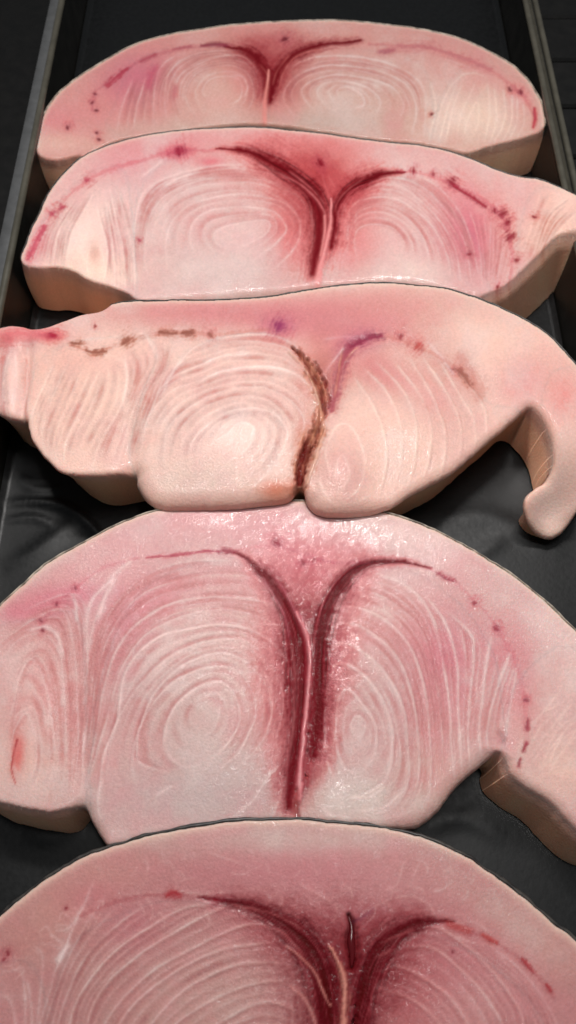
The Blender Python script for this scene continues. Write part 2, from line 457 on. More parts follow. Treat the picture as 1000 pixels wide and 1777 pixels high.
    def spot(s, x, y, r, c=(128, 30, 48), k=0.9, part=0):
        a = s.rng.rand() * 6.3; e = r * 0.5
        pts = [(x - e * math.cos(a), y - e * math.sin(a), r * .7), (x, y, r), (x + e * math.cos(a), y + e * math.sin(a), r * .6)]
        s.stroke([(a_, b_, w_ * 2.6) for a_, b_, w_ in pts], (186, 92, 108), 0.35, rag=0.8)
        s.stroke(pts, c, k * .78, rag=1.0, h=-0.0001, part=part, cut=1.0)
    def finish(s, gain=1.0):
        g = 1 + 0.02 * s.nB + 0.05 * s.nD + 0.03 * s.nA
        s.wet = np.clip(s.wet * np.clip(0.75 + 1.3 * s.nB + 0.5 * s.nA, 0.1, 1.4), 0, 1)
        s.wet[(s.reg == 5) | (s.reg == 6)] *= 0.22
        s.col = s.col * g[..., None] * gain  # gain sets each steak's tone; light falloff darkens the farthest and nearest in colour
        lum = s.col @ np.array([.3, .6, .1])
        m = (0.22 * np.clip(s.nC * 1.2 + s.nA * .8, 0, 1) * np.clip((lum - .25) / .2, 0, 1))[..., None]      # uneven rosy mottling
        s.col = s.col * (1 - m) + lin((208, 140, 146)) * m
        m = (0.30 * np.clip(-s.nC * 1.2 - s.nA * .8, 0, 1) * np.clip((lum - .3) / .2, 0, 1))[..., None]      # pearly patches
        s.col = s.col * (1 - m) + lin((228, 208, 200)) * m
        s.col = np.clip(0.60 * (np.maximum(s.col, 1e-4) / 0.60)**1.42 * np.array([0.99, 1.0, 1.06]), 0.003, 0.92)
        lum = s.col @ np.array([.3, .6, .1]); m = (0.38 * np.clip((lum - .34) / .16, 0, 1))[..., None]
        s.col = s.col * (1 - m) + (lum * 1.02)[..., None] * np.array([1.07, .98, .96]) * m

PART = {1: 'loin_muscle', 2: 'loin_muscle', 3: 'belly_muscle', 4: 'belly_muscle', 5: 'dark_muscle', 6: 'dark_muscle', 7: 'septum', 8: 'septum'}
for k in range(10, 60): PART[k] = 'blood_spot'

def build_steak(name, label, h, outline, ch, skin_mat, skin_th, wall_col, seed, tilt=0.0, extra=None):
    # outline rows: x, y (trace), skin 0/1, edge rounding mm, flare of the wall mm
    O = np.array(outline, float)
    wx, wy = p2w(O[:, 0], O[:, 1], h)
    P = np.c_[wx, wy, O[:, 2:]]
    per = np.hypot(*(np.diff(np.r_[P, P[:1]][:, :2], axis=0).T)).sum()
    D = spline(P, int(per / 0.00025), closed=True)[:-1]
    # ragged, slightly uneven knife edges
    rng = np.random.RandomState(seed); n = len(D)
    wob = np.interp(np.arange(n), np.linspace(0, n, 260), rng.rand(260) * 2 - 1) * 0.00022 + np.interp(np.arange(n), np.linspace(0, n, 60), rng.rand(60) * 2 - 1) * 0.00035
    wob[-40:] *= np.linspace(1, 0, 40); wob[:40] *= np.linspace(0, 1, 40)
    def norm(Q, k=6):
        T = np.roll(Q, -k, 0) - np.roll(Q, k, 0); T /= np.hypot(T[:, 0], T[:, 1])[:, None] + 1e-12
        return np.c_[T[:, 1], -T[:, 0]]
    area2 = (D[:, 0] * np.roll(D[:, 1], -1) - np.roll(D[:, 0], -1) * D[:, 1]).sum()
    sg = 1 if area2 > 0 else -1
    D[:, :2] += norm(D[:, :2]) * sg * wob[:, None]
    NO = norm(D[:, :2], 10) * sg
    for _ in range(10): NO = (np.roll(NO, 9, 0) + NO + np.roll(NO, -9, 0)) / 3
    NO /= np.hypot(NO[:, 0], NO[:, 1])[:, None]
    cx, cy = D[:, 0].mean(), D[:, 1].mean()
    # lattice
    x0 = D[:, 0].min() - 3 * SP; y0 = D[:, 1].min() - 3 * SP
    nx = int((D[:, 0].max() - x0) / SP) + 4; ny = int((D[:, 1].max() - y0) / SP) + 4
    gx = x0 + SP * np.arange(nx); gy = y0 + SP * np.arange(ny)
    inside = np.zeros((ny, nx), bool)
    A = D[:, :2]; B = np.roll(A, -1, 0)
    for j in range(ny):
        k = (A[:, 1] > gy[j]) != (B[:, 1] > gy[j])
        if k.any():
            xs = np.sort(A[k, 0] + (gy[j] - A[k, 1]) * (B[k, 0] - A[k, 0]) / (B[k, 1] - A[k, 1]))
            inside[j] = np.searchsorted(xs, gx) % 2 == 1
    R = 18
    dist = np.full((ny, nx), R * SP); near = np.full((ny, nx), -1, np.int32)
    ii = ((D[:, 0] - x0) / SP).astype(int); jj = ((D[:, 1] - y0) / SP).astype(int)
    for q in range(n):
        a0 = max(ii[q] - R, 0); a1 = min(ii[q] + R + 1, nx); b0 = max(jj[q] - R, 0); b1 = min(jj[q] + R + 1, ny)
        d = np.hypot((gx[a0:a1] - D[q, 0])[None, :], (gy[b0:b1] - D[q, 1])[:, None])
        v = dist[b0:b1, a0:a1]; m = d < v
        v[m] = d[m]; near[b0:b1, a0:a1][m] = q
    core = inside & (dist > 0.35 * SP)
    cell = core[:-1, :-1] | core[1:, :-1] | core[:-1, 1:] | core[1:, 1:]
    # every corner of a kept cell that is not core is drawn onto the outline
    X, Y = np.meshgrid(gx, gy)
    use = np.zeros((ny, nx), bool)
    for dj in (0, 1):
        for di in (0, 1): use[dj:ny - 1 + dj, di:nx - 1 + di] |= cell
    snap = use & ~core & (near >= 0)
    X[snap] = D[near[snap], 0]; Y[snap] = D[near[snap], 1]
    s_ = np.where(core, dist, 0.0)
    vid = np.full((ny, nx), -1, np.int64); vid[use] = np.arange(use.sum())
    vx = X[use]; vy = Y[use]; vs = s_[use]; vn = near[use]
    # sample chart
    u, v = w2p(vx, vy, h)
    fu = np.clip(u - ch.x0, 0, ch.shape[1] - 1.01); fv = np.clip(v - ch.y0, 0, ch.shape[0] - 1.01)
    iu = fu.astype(int); iv = fv.astype(int); au = fu - iu; av = fv - iv
    def samp(a):
        e = (au, av) if a.ndim == 2 else (au[:, None], av[:, None])
        return (a[iv, iu] * (1 - e[0]) + a[iv, iu + 1] * e[0]) * (1 - e[1]) + (a[iv + 1, iu] * (1 - e[0]) + a[iv + 1, iu + 1] * e[0]) * e[1]
    col = samp(ch.col); wet = np.clip(samp(ch.wet), 0, 1); rel = samp(ch.h)
    reg_v = ch.reg[np.round(fv).astype(int), np.round(fu).astype(int)]
    # rounding
    rr = np.where(vn >= 0, D[np.maximum(vn, 0), 3] * 0.001, 0.001); rr = np.maximum(rr, 0.0004)
    t = np.clip(vs / rr, 0, 1)
    drop = rr * (1 - np.sqrt(np.clip(1 - (1 - t)**2, 0, 1))) * 0.85
    und = 0.0006 * np.sin(vx * 60 + seed) * np.cos(vy * 75 + seed * 2)
    edge_fade = np.clip(vs / 0.002, 0.15, 1)
    vz = h + tilt * (vy - cy) + und + rel * edge_fade - drop + samp(ch.hm)
    # rounded knife edges show a little of the side's own tissue
    onedge = np.clip(1 - vs / np.maximum(rr, 1e-4), 0, 1) * (D[np.maximum(vn, 0), 2] < .5) * (vn >= 0)
    wc = lin(wall_col)
    col = col * (1 - 0.30 * onedge[:, None]**2) + wc * 0.30 * onedge[:, None]**2
    # a pale rind of fat under the skin
    sk = (D[np.maximum(vn, 0), 2] > .5) & (vn >= 0)
    rind = np.where(sk, np.exp(-(vs / 0.0022)**2), 0) * 0.55
    col = col * (1 - rind[:, None]) + lin((232, 208, 190)) * rind[:, None]
    # faces
    c = cell
    q4 = np.stack([vid[:-1, :-1][c], vid[:-1, 1:][c], vid[1:, 1:][c], vid[1:, :-1][c]], 1)
    ok = (q4 >= 0).all(1); q4 = q4[ok]
    V = np.c_[vx, vy, vz]
    # boundary edges
    E = np.concatenate([q4[:, [0, 1]], q4[:, [1, 2]], q4[:, [2, 3]], q4[:, [3, 0]]])
    key = np.sort(E, 1); kk = key[:, 0] * len(V) + key[:, 1]
    _, inv, cnt = np.unique(kk, return_inverse=True, return_counts=True)
    BE = E[cnt[inv] == 1]
    bv = np.unique(BE); bi = np.full(len(V), -1, np.int64); bi[bv] = np.arange(len(bv)); nb = len(bv)
    bn = np.maximum(near.reshape(-1)[np.flatnonzero(use.ravel())][bv], 0)
    # wall rings
    rings = 9; WV = []; WC = []; WW = []
    nz = vnoise((64, 4096), 14, seed + 9, 3, (1, 3)); nz2 = vnoise((64, 4096), 60, seed + 10, 2, (1, 3))
    fl = D[bn, 4] * 0.001
    for k in range(1, rings + 1):
        tt = k / rings
        off = fl * tt**0.85 + 0.0011 * math.sin(math.pi * tt) * np.sign(np.where(fl >= 0, 1, -1))
        str_ = nz[int(tt * 60), (bn * 4095 // n)]
        off = off + 0.00012 * str_
        z = vz[bv] * (1 - tt) + 0.0018 * tt
        WV.append(np.c_[vx[bv] + NO[bn, 0] * off, vy[bv] + NO[bn, 1] * off, z])
        f = np.clip(tt * 5, 0, 1)[None] if np.isscalar(tt) else tt
        f = min(1.0, tt * 3.5)
        cc = col[bv] * (1 - f) + wc * f
        cc = cc * (1 + 0.05 * str_ + 0.16 * nz2[int(tt * 60), (bn * 4095 // n)])[:, None]
        WC.append(np.clip(cc, 0.004, .9)); WW.append(np.full(nb, 0.35))
    base = len(V)
    VV = np.concatenate([V] + WV); CC = np.concatenate([col] + WC); WT = np.concatenate([wet] + WW)
    a = BE[:, 0]; b = BE[:, 1]
    quads = []
    ring = lambda k, w_: w_ if k == 0 else base + (k - 1) * nb + bi[w_]
    for k in range(rings):
        quads.append(np.stack([ring(k, b), ring(k, a), ring(k + 1, a), ring(k + 1, b)], 1))
    WQ = np.concatenate(quads)
    cen = len(VV); VV = np.vstack([VV, [[cx, cy, 0.0018]]]); CC = np.vstack([CC, wc]); WT = np.append(WT, 0)
    tri = np.stack([np.full(len(BE), cen), ring(rings, b), ring(rings, a)], 1)
    # normals of the whole body, so the parts meet without a seam
    NV = np.zeros_like(VV)
    AQ = np.concatenate([q4, WQ])
    e1 = VV[AQ[:, 2]] - VV[AQ[:, 0]]; e2 = VV[AQ[:, 3]] - VV[AQ[:, 1]]; fn = np.cross(e1, e2)
    for k in range(4): 
        for ax in range(3): NV[:, ax] += np.bincount(AQ[:, k], fn[:, ax], len(VV))
    NV /= np.linalg.norm(NV, axis=1)[:, None] + 1e-15
    NV[cen] = (0, 0, -1)
    for k in range(2, rings + 1):            # even normals down the sides
        sl_ = slice(base + (k - 1) * nb, base + k * nb)
        NV[sl_] = np.c_[NO[bn], np.where(fl > 0, 0.25, -0.1)]
        NV[sl_] /= np.linalg.norm(NV[sl_], axis=1)[:, None]
    root = empty(name, (cx, cy, 0.0)); tag(root, label, 'fish steak', 'raw fish steaks laid out in the tray')
    org = np.array([cx, cy, 0.0])
    # region per face: majority is well enough served by the first corner
    rf = reg_v[q4[:, 0]].copy()
    for r in set(rf.tolist()) - {0}:
        if (rf == r).sum() < 10: rf[rf == r] = 0          # too small to be a piece of its own: stays with the flesh
    def sub(pn, Q, T=None, m_=FLESH):
        ids = np.unique(np.concatenate([Q.ravel()] + ([T.ravel()] if T is not None else [])))
        mp = np.full(len(VV), -1, np.int64); mp[ids] = np.arange(len(ids))
        return fast_mesh(pn, VV[ids] - org, mp[Q], m_, root, None if T is None else mp[T],
                         {'tissue': CC[ids], 'wet': WT[ids]}, NV[ids])
    sub('flesh', np.concatenate([q4[rf == 0], WQ]))
    for r in sorted(set(rf.tolist()) - {0}):
        k = rf == r
        if True:
            o = sub(PART[r], q4[k], None, DARKM if r >= 5 else FLESH)
            if r == 7: o['label'] = 'pale seam between the two dark muscle arms'
    # skin
    sk = D[:, 2] > 0.5
    if sk.any() and skin_mat:
        starts = [i for i in range(n) if sk[i] and not sk[i - 1]]
        for s0 in starts:
            run = [s0]
            while sk[(run[-1] + 1) % n] and len(run) < n: run.append((run[-1] + 1) % n)
            run = np.array(run[::3]); m_ = len(run)
            if m_ < 12: continue
            ends = np.clip(np.minimum(np.arange(m_), m_ - 1 - np.arange(m_)) / 14.0, 0.05, 1)
            fl = D[run, 4] * 0.001; ez = h + tilt * (D[run, 1] - cy) + 0.0006 * np.sin(D[run, 0] * 60 + seed) * np.cos(D[run, 1] * 75 + seed * 2)
            pu, pv = w2p(D[run, 0], D[run, 1], h)
            ez = ez + ch.hm[np.clip(pv - ch.y0, 0, ch.shape[0] - 1).astype(int), np.clip(pu - ch.x0, 0, ch.shape[1] - 1).astype(int)]
            ths = skin_th * ends * 0.8 * (1 + 0.9 * np.interp(np.arange(m_), np.linspace(0, m_, max(m_ // 8, 3)), rng.rand(max(m_ // 8, 3)) - .5))
            prof = []   # (offset, z)
            prof.append((np.full(m_, -0.0006), ez - 0.0016))
            prof.append((np.full(m_, 0.00005), ez - 0.0002))
            prof.append((ths * 0.55, ez + 0.0000))
            prof.append((ths, ez - 0.0006))
            for tt in np.linspace(0.12, 1, 8):
                prof.append((ths + fl * tt**0.85 + 0.0011 * math.sin(math.pi * tt), (ez - 0.0006) * (1 - tt) + 0.0016 * tt))
            prof.append((fl * 0 - 0.0006, np.full(m_, 0.0016)))
            K = len(prof)
            SV = np.concatenate([np.c_[D[run, 0] + NO[run, 0] * o_, D[run, 1] + NO[run, 1] * o_, z_] for o_, z_ in prof])
            i = np.arange(m_ - 1); Q = []
            for k in range(K):
                k2 = (k + 1) % K
                qd = np.stack([k * m_ + i, k * m_ + i + 1, k2 * m_ + i + 1, k2 * m_ + i], 1)
                Q.append(qd if sg < 0 else qd[:, ::-1])
            fast_mesh('skin', SV - org, np.concatenate(Q), skin_mat, root)
    if extra: extra(root, org)
    return root

def dome(name, root, org, px, py, h, r, m, flat=0.7):
    x, y = p2w(px, py, h); V = []; F = []; nu = 14; nv = 5
    for j in range(nv + 1):
        a = math.pi / 2 * j / nv
        for i in range(nu):
            b = 2 * math.pi * i / nu
            V.append((x - org[0] + r * math.cos(a) * math.cos(b), y - org[1] + r * math.cos(a) * math.sin(b), h - 0.0003 + r * flat * math.sin(a)))
    for j in range(nv):
        for i in range(nu):
            k = (i + 1) % nu; F.append((j * nu + i, j * nu + k, (j + 1) * nu + k, (j + 1) * nu + i))
    F.append(tuple(range(nu))[::-1])
    return mesh_obj(name, V, F, m, root)

DARK = (104, 30, 42); ROSE = (196, 108, 122); PALE = (226, 190, 182)
def sk(pts, r=0.9, f=1.0): return [(x, y, 1, r, f) for x, y in pts]
def ct(pts, r=3.0, f=2.0): return [(x, y, 0, r, f) for x, y in pts]

# ============================================================ steak 1, farthest
def steak1():
    h = 0.033
    c = Chart(0, 420, (216, 172, 162), 11)
    c.blob(330, 70, 330, 42, (214, 166, 156), .7); c.blob(700, 90, 260, 40, (214, 168, 160), .7)
    c.blob(230, 140, 80, 48, (206, 136, 148), .9, -25); c.blob(165, 190, 60, 50, (222, 165, 158), .6); c.blob(95, 215, 60, 40, (224, 160, 160), .8)
    c.blob(105, 250, 60, 22, (236, 190, 172), .9)
    c.blob(385, 165, 80, 55, (224, 184, 170), .8); c.blob(600, 175, 130, 60, (216, 184, 170), .9); c.blob(560, 215, 120, 22, (206, 184, 172), .8)
    c.blob(300, 225, 110, 18, (214, 186, 172), .7)
    c.blob(830, 200, 95, 60, (240, 205, 180), .95); c.blob(800, 130, 60, 40, (226, 176, 168), .6); c.blob(900, 170, 30, 30, (226, 160, 158), .7)
    c.blob(460, 100, 60, 40, (178, 92, 94), .75); c.blob(455, 150, 40, 45, (184, 92, 96), .6); c.blob(500, 150, 30, 40, (176, 90, 92), .55)
    c.blob(470, 72, 60, 16, (196, 118, 120), .5)
    c.region([(205, 235), (200, 180), (225, 120), (280, 88), (350, 78), (410, 88), (445, 115), (456, 150), (454, 190), (450, 240)], 1)
    c.region([(470, 240), (478, 165), (500, 112), (560, 84), (640, 86), (715, 105), (745, 150), (742, 275), (600, 290)], 2)
    c.region([(748, 275), (758, 195), (790, 128), (850, 118), (905, 145), (935, 195), (925, 240), (800, 300)], 3)
    z6 = lambda p: Z(200, 40, .36, p); z7 = lambda p: Z(440, 40, .52, p)
    c.family([z6(p) for p in ([(440, 380), (425, 330), (470, 280), (540, 265), (600, 280), (615, 330), (600, 380), (550, 410)],
        [(370, 440), (340, 360), (380, 270), (450, 225), (560, 210), (640, 250), (670, 320), (660, 390), (630, 450)],
        [(320, 460), (290, 350), (320, 260), (420, 190), (560, 160), (650, 190), (700, 280), (700, 360)],
        [(250, 470), (240, 350), (270, 230), (380, 150), (520, 130), (620, 140)],
        [(180, 490), (190, 350), (220, 220), (300, 150)], [(90, 510), (110, 380), (150, 250)], [(10, 530), (40, 380), (90, 250)])], [0, 1, 1, 1, 0, 0], k=.5, wd=1.4)
    c.lines([z6([(560, 262), (610, 265), (638, 310), (620, 372)])], k=.6, wd=1.6)
    c.family([z7(p) for p in ([(290, 260), (280, 235), (310, 225), (360, 250), (370, 280), (340, 290)],
        [(240, 280), (215, 240), (240, 210), (310, 205), (380, 225), (420, 265), (410, 310)],
        [(200, 300), (160, 240), (190, 200), (270, 180), (380, 190), (460, 220), (500, 280), (480, 340)],
        [(140, 320), (100, 260), (120, 200), (180, 160), (280, 145), (420, 165), (510, 210), (540, 290), (530, 380)],
        [(120, 150), (200, 115), (330, 110), (460, 140), (550, 190), (575, 270), (570, 390)])], [0, 0, 0, 1], k=.6, wd=1.6)
    c.lines([z7(p) for p in ([(590, 200), (610, 280), (585, 400)], [(600, 400), (640, 250), (690, 180), (740, 170), (790, 190)], [(700, 380), (710, 340), (745, 270), (750, 340), (730, 390)],
        [(780, 200), (790, 300), (770, 400)], [(830, 220), (840, 320), (800, 410)], [(880, 250), (880, 330), (850, 390)], [(640, 400), (660, 300), (700, 200)], [(620, 400), (645, 290), (680, 200)],
        [(680, 395), (690, 310), (740, 200)], [(860, 240), (862, 330), (830, 400)], [(900, 270), (905, 330), (880, 380)], [(800, 210), (812, 310), (785, 410)])], k=.6, wd=1.3, c=(255, 236, 214))
    # dark red muscle, a V
    for d in (0.7, 1.0):
        g = 2.6 if d < 1 else 1.0
        c.stroke([(x, y, w_ * g) for x, y, w_ in z6([(520, 112, .6), (580, 125, 3), (640, 142, 7), (690, 180, 9), (725, 240, 8), (735, 300, 7), (725, 370, 4)])], (128, 28, 42) if d == 1 else (168, 70, 78), d * .92, part=5 if d == 1 else 0, rag=.55)
        c.stroke([(x, y, w_ * g) for x, y, w_ in [(625, 70, 2), (555, 77, 4), (520, 92, 7), (495, 110, 8), (480, 130, 8), (474, 155, 7), (470, 180, 4)]], (128, 28, 42) if d == 1 else (168, 70, 78), d * .92, part=6 if d == 1 else 0, rag=.55)
    c.lines([z6([(700, 200), (735, 250), (735, 300)]), [(560, 84), (515, 100), (492, 128), (482, 158)], [(505, 95), (482, 122), (474, 150)]], k=1.0, c=(212, 140, 132), wd=1.3)
    c.stroke([(466, 123, 1.5), (464, 148, 2.5), (460, 177, 4), (459, 218, 5)], (226, 160, 150), .9, part=7, h=0.0004, wet=.5)
    c.stroke([(220, 120, 3), (203, 132, 5), (185, 148, 4)], (176, 40, 74), .65, rag=1.0, part=10)
    c.stroke([(270, 95, 3), (255, 102, 4), (245, 107, 3)], (176, 84, 100), .6)
    c.stroke([(350, 78, 2), (372, 76, 4), (392, 78, 3)], (140, 66, 84), .8, part=11)
    c.stroke([(300, 85, 2), (330, 79, 3)], (184, 108, 116), .6)
    c.stroke([(270, 120, 8), (262, 135, 10), (258, 150, 7)], (196, 96, 122), .5)
    c.stroke([(305, 155, 5), (303, 168, 6)], (200, 120, 128), .5)
    for i, (x, y, r) in enumerate([(165, 162, 2.6), (160, 178, 2.4), (167, 192, 2.4), (117, 221, 2.6), (168, 232, 2), (172, 243, 2.4), (884, 156, 3), (903, 161, 3), (749, 200, 2.2), (495, 69, 5)]): c.spot(x, y, r, (110, 34, 52), part=12 + i)
    c.stroke([(928, 190, 3), (929, 205, 4), (926, 220, 3)], (190, 50, 80), .8, part=30)
    c.stroke([(670, 86, 5), (735, 82, 8), (770, 92, 8), (850, 122, 8)], (190, 112, 124), .28, rag=.9)
    c.stroke([(660, 90, 5), (682, 88, 4)], (176, 92, 112), .5)
    for q_ in ([(160, 190, 2), (165, 160, 2), (200, 133, 3), (250, 104, 3), (320, 82, 3), (400, 78, 2)], [(640, 76, 2), (740, 84, 3), (830, 112, 3), (900, 160, 3), (930, 205, 3)]): c.stroke(q_, (186, 96, 112), .28, rag=1.3)
    c.bulge(385, 170, 75, 60, .0018); c.bulge(600, 175, 130, 60, .0018); c.bulge(830, 200, 70, 50, .001)
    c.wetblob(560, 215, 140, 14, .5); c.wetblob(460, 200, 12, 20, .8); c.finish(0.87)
    back2 = [(150, 270), (200, 246), (300, 227), (400, 218), (480, 219), (560, 229), (640, 240), (720, 249), (775, 258)]
    out = sk([(62, 250), (67, 222), (76, 198), (95, 168), (140, 130), (190, 100), (250, 72), (310, 56), (380, 45), (450, 38), (520, 35), (580, 35), (660, 41), (730, 50), (800, 67), (850, 87), (890, 112), (920, 145), (940, 178), (947, 212)], 1.6, 1.5)
    out += ct([(940, 226), (925, 232)], 1.5, 2.0) + ct([(880, 245), (845, 255), (812, 264)], 1.5, 2.5) + ct(back2[::-1], 2.5, 1.0) + ct([(135, 268), (100, 276), (75, 272), (64, 262)], 1.8, 1.0)
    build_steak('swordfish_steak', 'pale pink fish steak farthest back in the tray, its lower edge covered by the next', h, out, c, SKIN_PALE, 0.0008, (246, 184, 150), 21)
steak1()

# ============================================================ steak 2
def steak2():
    h = 0.0365
    c = Chart(190, 620, (228, 184, 176), 31)
    z4 = lambda p: Z(150, 220, .45, p); z5 = lambda p: Z(500, 220, .45, p)
    c.blob(450, 250, 420, 30, (222, 162, 158), .8); c.blob(230, 280, 120, 40, (222, 158, 160), .7, -20); c.blob(120, 330, 50, 60, (232, 172, 166), .7, 20)
    c.blob(390, 410, 160, 95, (226, 186, 178), .9); c.blob(400, 470, 170, 45, (216, 188, 180), .8); c.blob(425, 420, 60, 36, (232, 198, 190), .6)
    c.blob(150, 420, 80, 90, (246, 212, 196), .95); c.blob(160, 470, 90, 30, (250, 214, 188), .8); c.blob(65, 420, 26, 50, (226, 150, 156), .65, 15)
    c.blob(240, 300, 60, 40, (226, 168, 170), .5)
    c.blob(680, 430, 90, 70, (230, 186, 178), .9); c.blob(690, 475, 110, 24, (232, 206, 192), .8)
    c.blob(815, 400, 58, 85, (206, 128, 142), .85, -10); c.blob(840, 330, 110, 40, (224, 162, 160), .75, 15); c.blob(800, 300, 130, 26, (228, 176, 168), .6, 12)
    c.blob(930, 370, 60, 70, (238, 186, 168), .9, 10); c.blob(960, 430, 50, 60, (240, 196, 170), .9); c.blob(985, 350, 40, 40, (244, 200, 178), .8); c.blob(905, 350, 30, 40, (228, 150, 154), .5)
    c.blob(560, 305, 60, 55, (186, 92, 92), .85); c.blob(520, 300, 60, 36, (196, 104, 104), .6, 30); c.blob(615, 340, 34, 40, (196, 104, 108), .7, -40)
    c.blob(505, 400, 36, 80, (206, 120, 120), .6); c.blob(620, 420, 40, 70, (214, 140, 138), .6); c.blob(530, 350, 40, 50, (176, 82, 86), .5)
    c.region([(236, 540), (232, 430), (238, 350), (265, 295), (330, 264), (430, 258), (495, 285), (536, 335), (545, 420), (540, 480), (535, 545)], 1)
    c.region([(572, 545), (582, 420), (605, 350), (650, 312), (710, 312), (780, 365), (830, 430), (850, 500), (838, 545)], 2)
    c.region([(25, 455), (60, 405), (105, 345), (160, 300), (215, 300), (230, 400), (232, 525), (150, 545)], 3)
    c.region([(905, 480), (900, 400), (920, 340), (960, 330), (1060, 360), (1070, 470), (950, 520)], 4)
    c.family([z4(p) for p in ([(560, 490), (500, 460), (495, 420), (540, 395), (620, 375), (700, 370), (705, 410), (660, 450), (580, 480)],
        [(420, 500), (400, 440), (420, 370), (480, 330), (600, 318), (720, 335), (770, 390), (760, 430), (710, 480), (640, 530)],
        [(320, 560), (305, 480), (330, 380), (400, 310), (500, 275), (620, 265), (740, 290), (810, 350), (820, 430), (780, 500), (700, 570)],
        [(240, 600), (225, 500), (240, 380), (290, 290), (380, 230), (500, 205), (640, 205), (760, 240), (850, 310), (875, 400), (870, 480)],
        [(200, 600), (185, 480), (195, 330), (240, 240), (330, 190), (430, 165), (560, 150), (700, 160), (800, 205), (860, 260)])], [0, 0, 1, 2], k=.6, wd=1.7)
    c.lines([z4([(215, 190), (260, 155), (295, 125)]), z4([(300, 230), (350, 200), (410, 180)])], k=.75, wd=2.0)
    c.lines([z4([(868, 260 + 90), (880, 420), (868, 520)])], k=.6, wd=1.8, c=(236, 190, 180))
    c.family([z4(p) for p in ([(185, 660), (180, 520), (165, 380), (130, 250), (80, 205)], [(150, 640), (140, 480), (110, 330), (90, 240)], [(110, 620), (100, 440), (70, 270)], [(70, 590), (80, 470), (40, 300)])], [2, 1, 1], k=.5, wd=1.3, c=(255, 240, 226))
    c.family([[(60, 450), (75, 400), (110, 350)], [(90, 470), (105, 400), (140, 340)], [(115, 470), (125, 410), (150, 360), (165, 330)]], [3, 2], k=.4, wd=1.2, c=(255, 240, 222))
    c.lines([z4([(10, 580), (5, 520), (25, 460), (60, 480), (70, 530), (50, 570)])], k=.5, c=(255, 240, 220))
    c.blob(165, 440, 10, 18, (226, 170, 146), .8)
    c.family([z5(p) for p in ([(270, 510), (255, 460), (270, 405), (330, 385), (400, 400), (440, 450), (440, 500)],
        [(230, 500), (230, 410), (270, 340), (350, 310), (440, 340), (510, 420), (540, 500), (550, 560)],
        [(215, 370), (260, 300), (350, 275), (440, 290), (530, 360), (590, 450), (620, 540), (620, 600)],
        [(270, 260), (350, 225), (440, 235), (530, 300), (600, 390), (650, 500), (670, 600)],
        [(350, 200), (450, 205), (540, 250), (620, 340), (680, 450), (710, 600)],
        [(480, 190), (560, 220), (640, 300), (700, 420), (740, 560)])], [1, 1, 1, 1, 1], k=.5, wd=1.5)
    c.family([z5(p) for p in ([(700, 330), (730, 420), (745, 520), (760, 620)], [(780, 360), (780, 480), (775, 580)], [(830, 400), (825, 480), (810, 600)], [(870, 470), (860, 530), (840, 580)])], [1, 1, 1], k=.5, wd=1.3, c=(244, 206, 200))
    c.family([[(985, 350), (950, 380), (930, 430), (910, 470)], [(1000, 380), (965, 410), (945, 450), (930, 480)], [(940, 330), (925, 380), (905, 440)]], [3, 2], k=.4, wd=1.4, c=(252, 222, 200), wob=3)
    left = z4([(500, 88, .8), (560, 92, 2.4), (620, 98, 5), (690, 130, 10), (780, 180, 13), (860, 245, 14), (898, 320, 15), (902, 400, 14), (888, 480, 11), (872, 570, 5)])
    right = z5([(450, 172, .8), (410, 176, 2.4), (365, 182, 4), (310, 205, 8), (250, 230, 9), (210, 270, 8), (185, 330, 7), (175, 400, 6), (168, 470, 4)])
    for g, k, cc in ((3.4, .5, (200, 104, 106)), (2.0, .5, (166, 66, 74)), (1.0, .95, (130, 24, 40))):
        c.stroke([(x, y, w_ * g) for x, y, w_ in left], cc, k, part=5 if g < 1.3 else 0, rag=.62 if g < 1.3 else .45)
        c.stroke([(x, y, w_ * g) for x, y, w_ in right], cc, k, part=6 if g < 1.3 else 0, rag=.62 if g < 1.3 else .45)
    c.strands(left, 9); c.strands(right, 7)
    c.lines([z4([(740, 175), (830, 230), (895, 300), (922, 370), (912, 470)]), z4([(780, 170), (870, 245), (920, 310)])], k=1.1, c=(222, 150, 148), wd=1.6)
    c.lines([z5([(300, 190), (240, 235), (195, 290), (180, 340)]), z5([(130, 180), (145, 240), (160, 290)]), z5([(150, 190), (180, 240)])], k=.9, c=(210, 132, 130), wd=1.4)
    c.stroke(z5([(165, 285, 1.5), (165, 360, 2.5), (150, 450, 4), (125, 540, 5), (115, 615, 8)]), (232, 162, 158), .95, part=7, h=0.0005, wet=.5)
    c.stroke(z5([(140, 350, 1.5), (140, 420, 2), (125, 500, 2)]), (224, 160, 154), .7)
    n = 10
    for x, y, r, s_ in [(125, 140, 5, 1), (485, 170, 4, 1), (560, 185, 3, .7), (630, 215, 6, 1), (825, 340, 5, 1), (845, 372, 4, 1), (855, 425, 6, 1), (885, 510, 4, .9), (700, 490, 3, .8), (812, 608, 3, 1), (948, 353, 2.5, 1), (795, 328, 3, .9)]:
        p = z5([(x, y)])[0]; c.spot(p[0], p[1], r, (140, 22, 48), s_, part=n); n += 1
    c.stroke(z5([(640, 230, 4), (690, 262, 4), (760, 310, 3)]), (160, 34, 64), .85, rag=.7, part=n); n += 1
    c.blob(310, 262, 26, 10, (206, 110, 126), .8); c.spot(310, 261, 6, (150, 28, 64), .95, part=n); n += 1
    c.blob(365, 282, 26, 10, (212, 130, 138), .7)
    for x, y, r in [(107, 359, 4), (90, 370, 4), (152, 313, 4), (242, 417, 2.2)]: c.spot(x, y, r, (178, 60, 92), .8, part=n); n += 1
    c.stroke([(76, 392, 3), (62, 425, 5), (50, 450, 4)], (190, 70, 100), .65, rag=1.2, part=n)
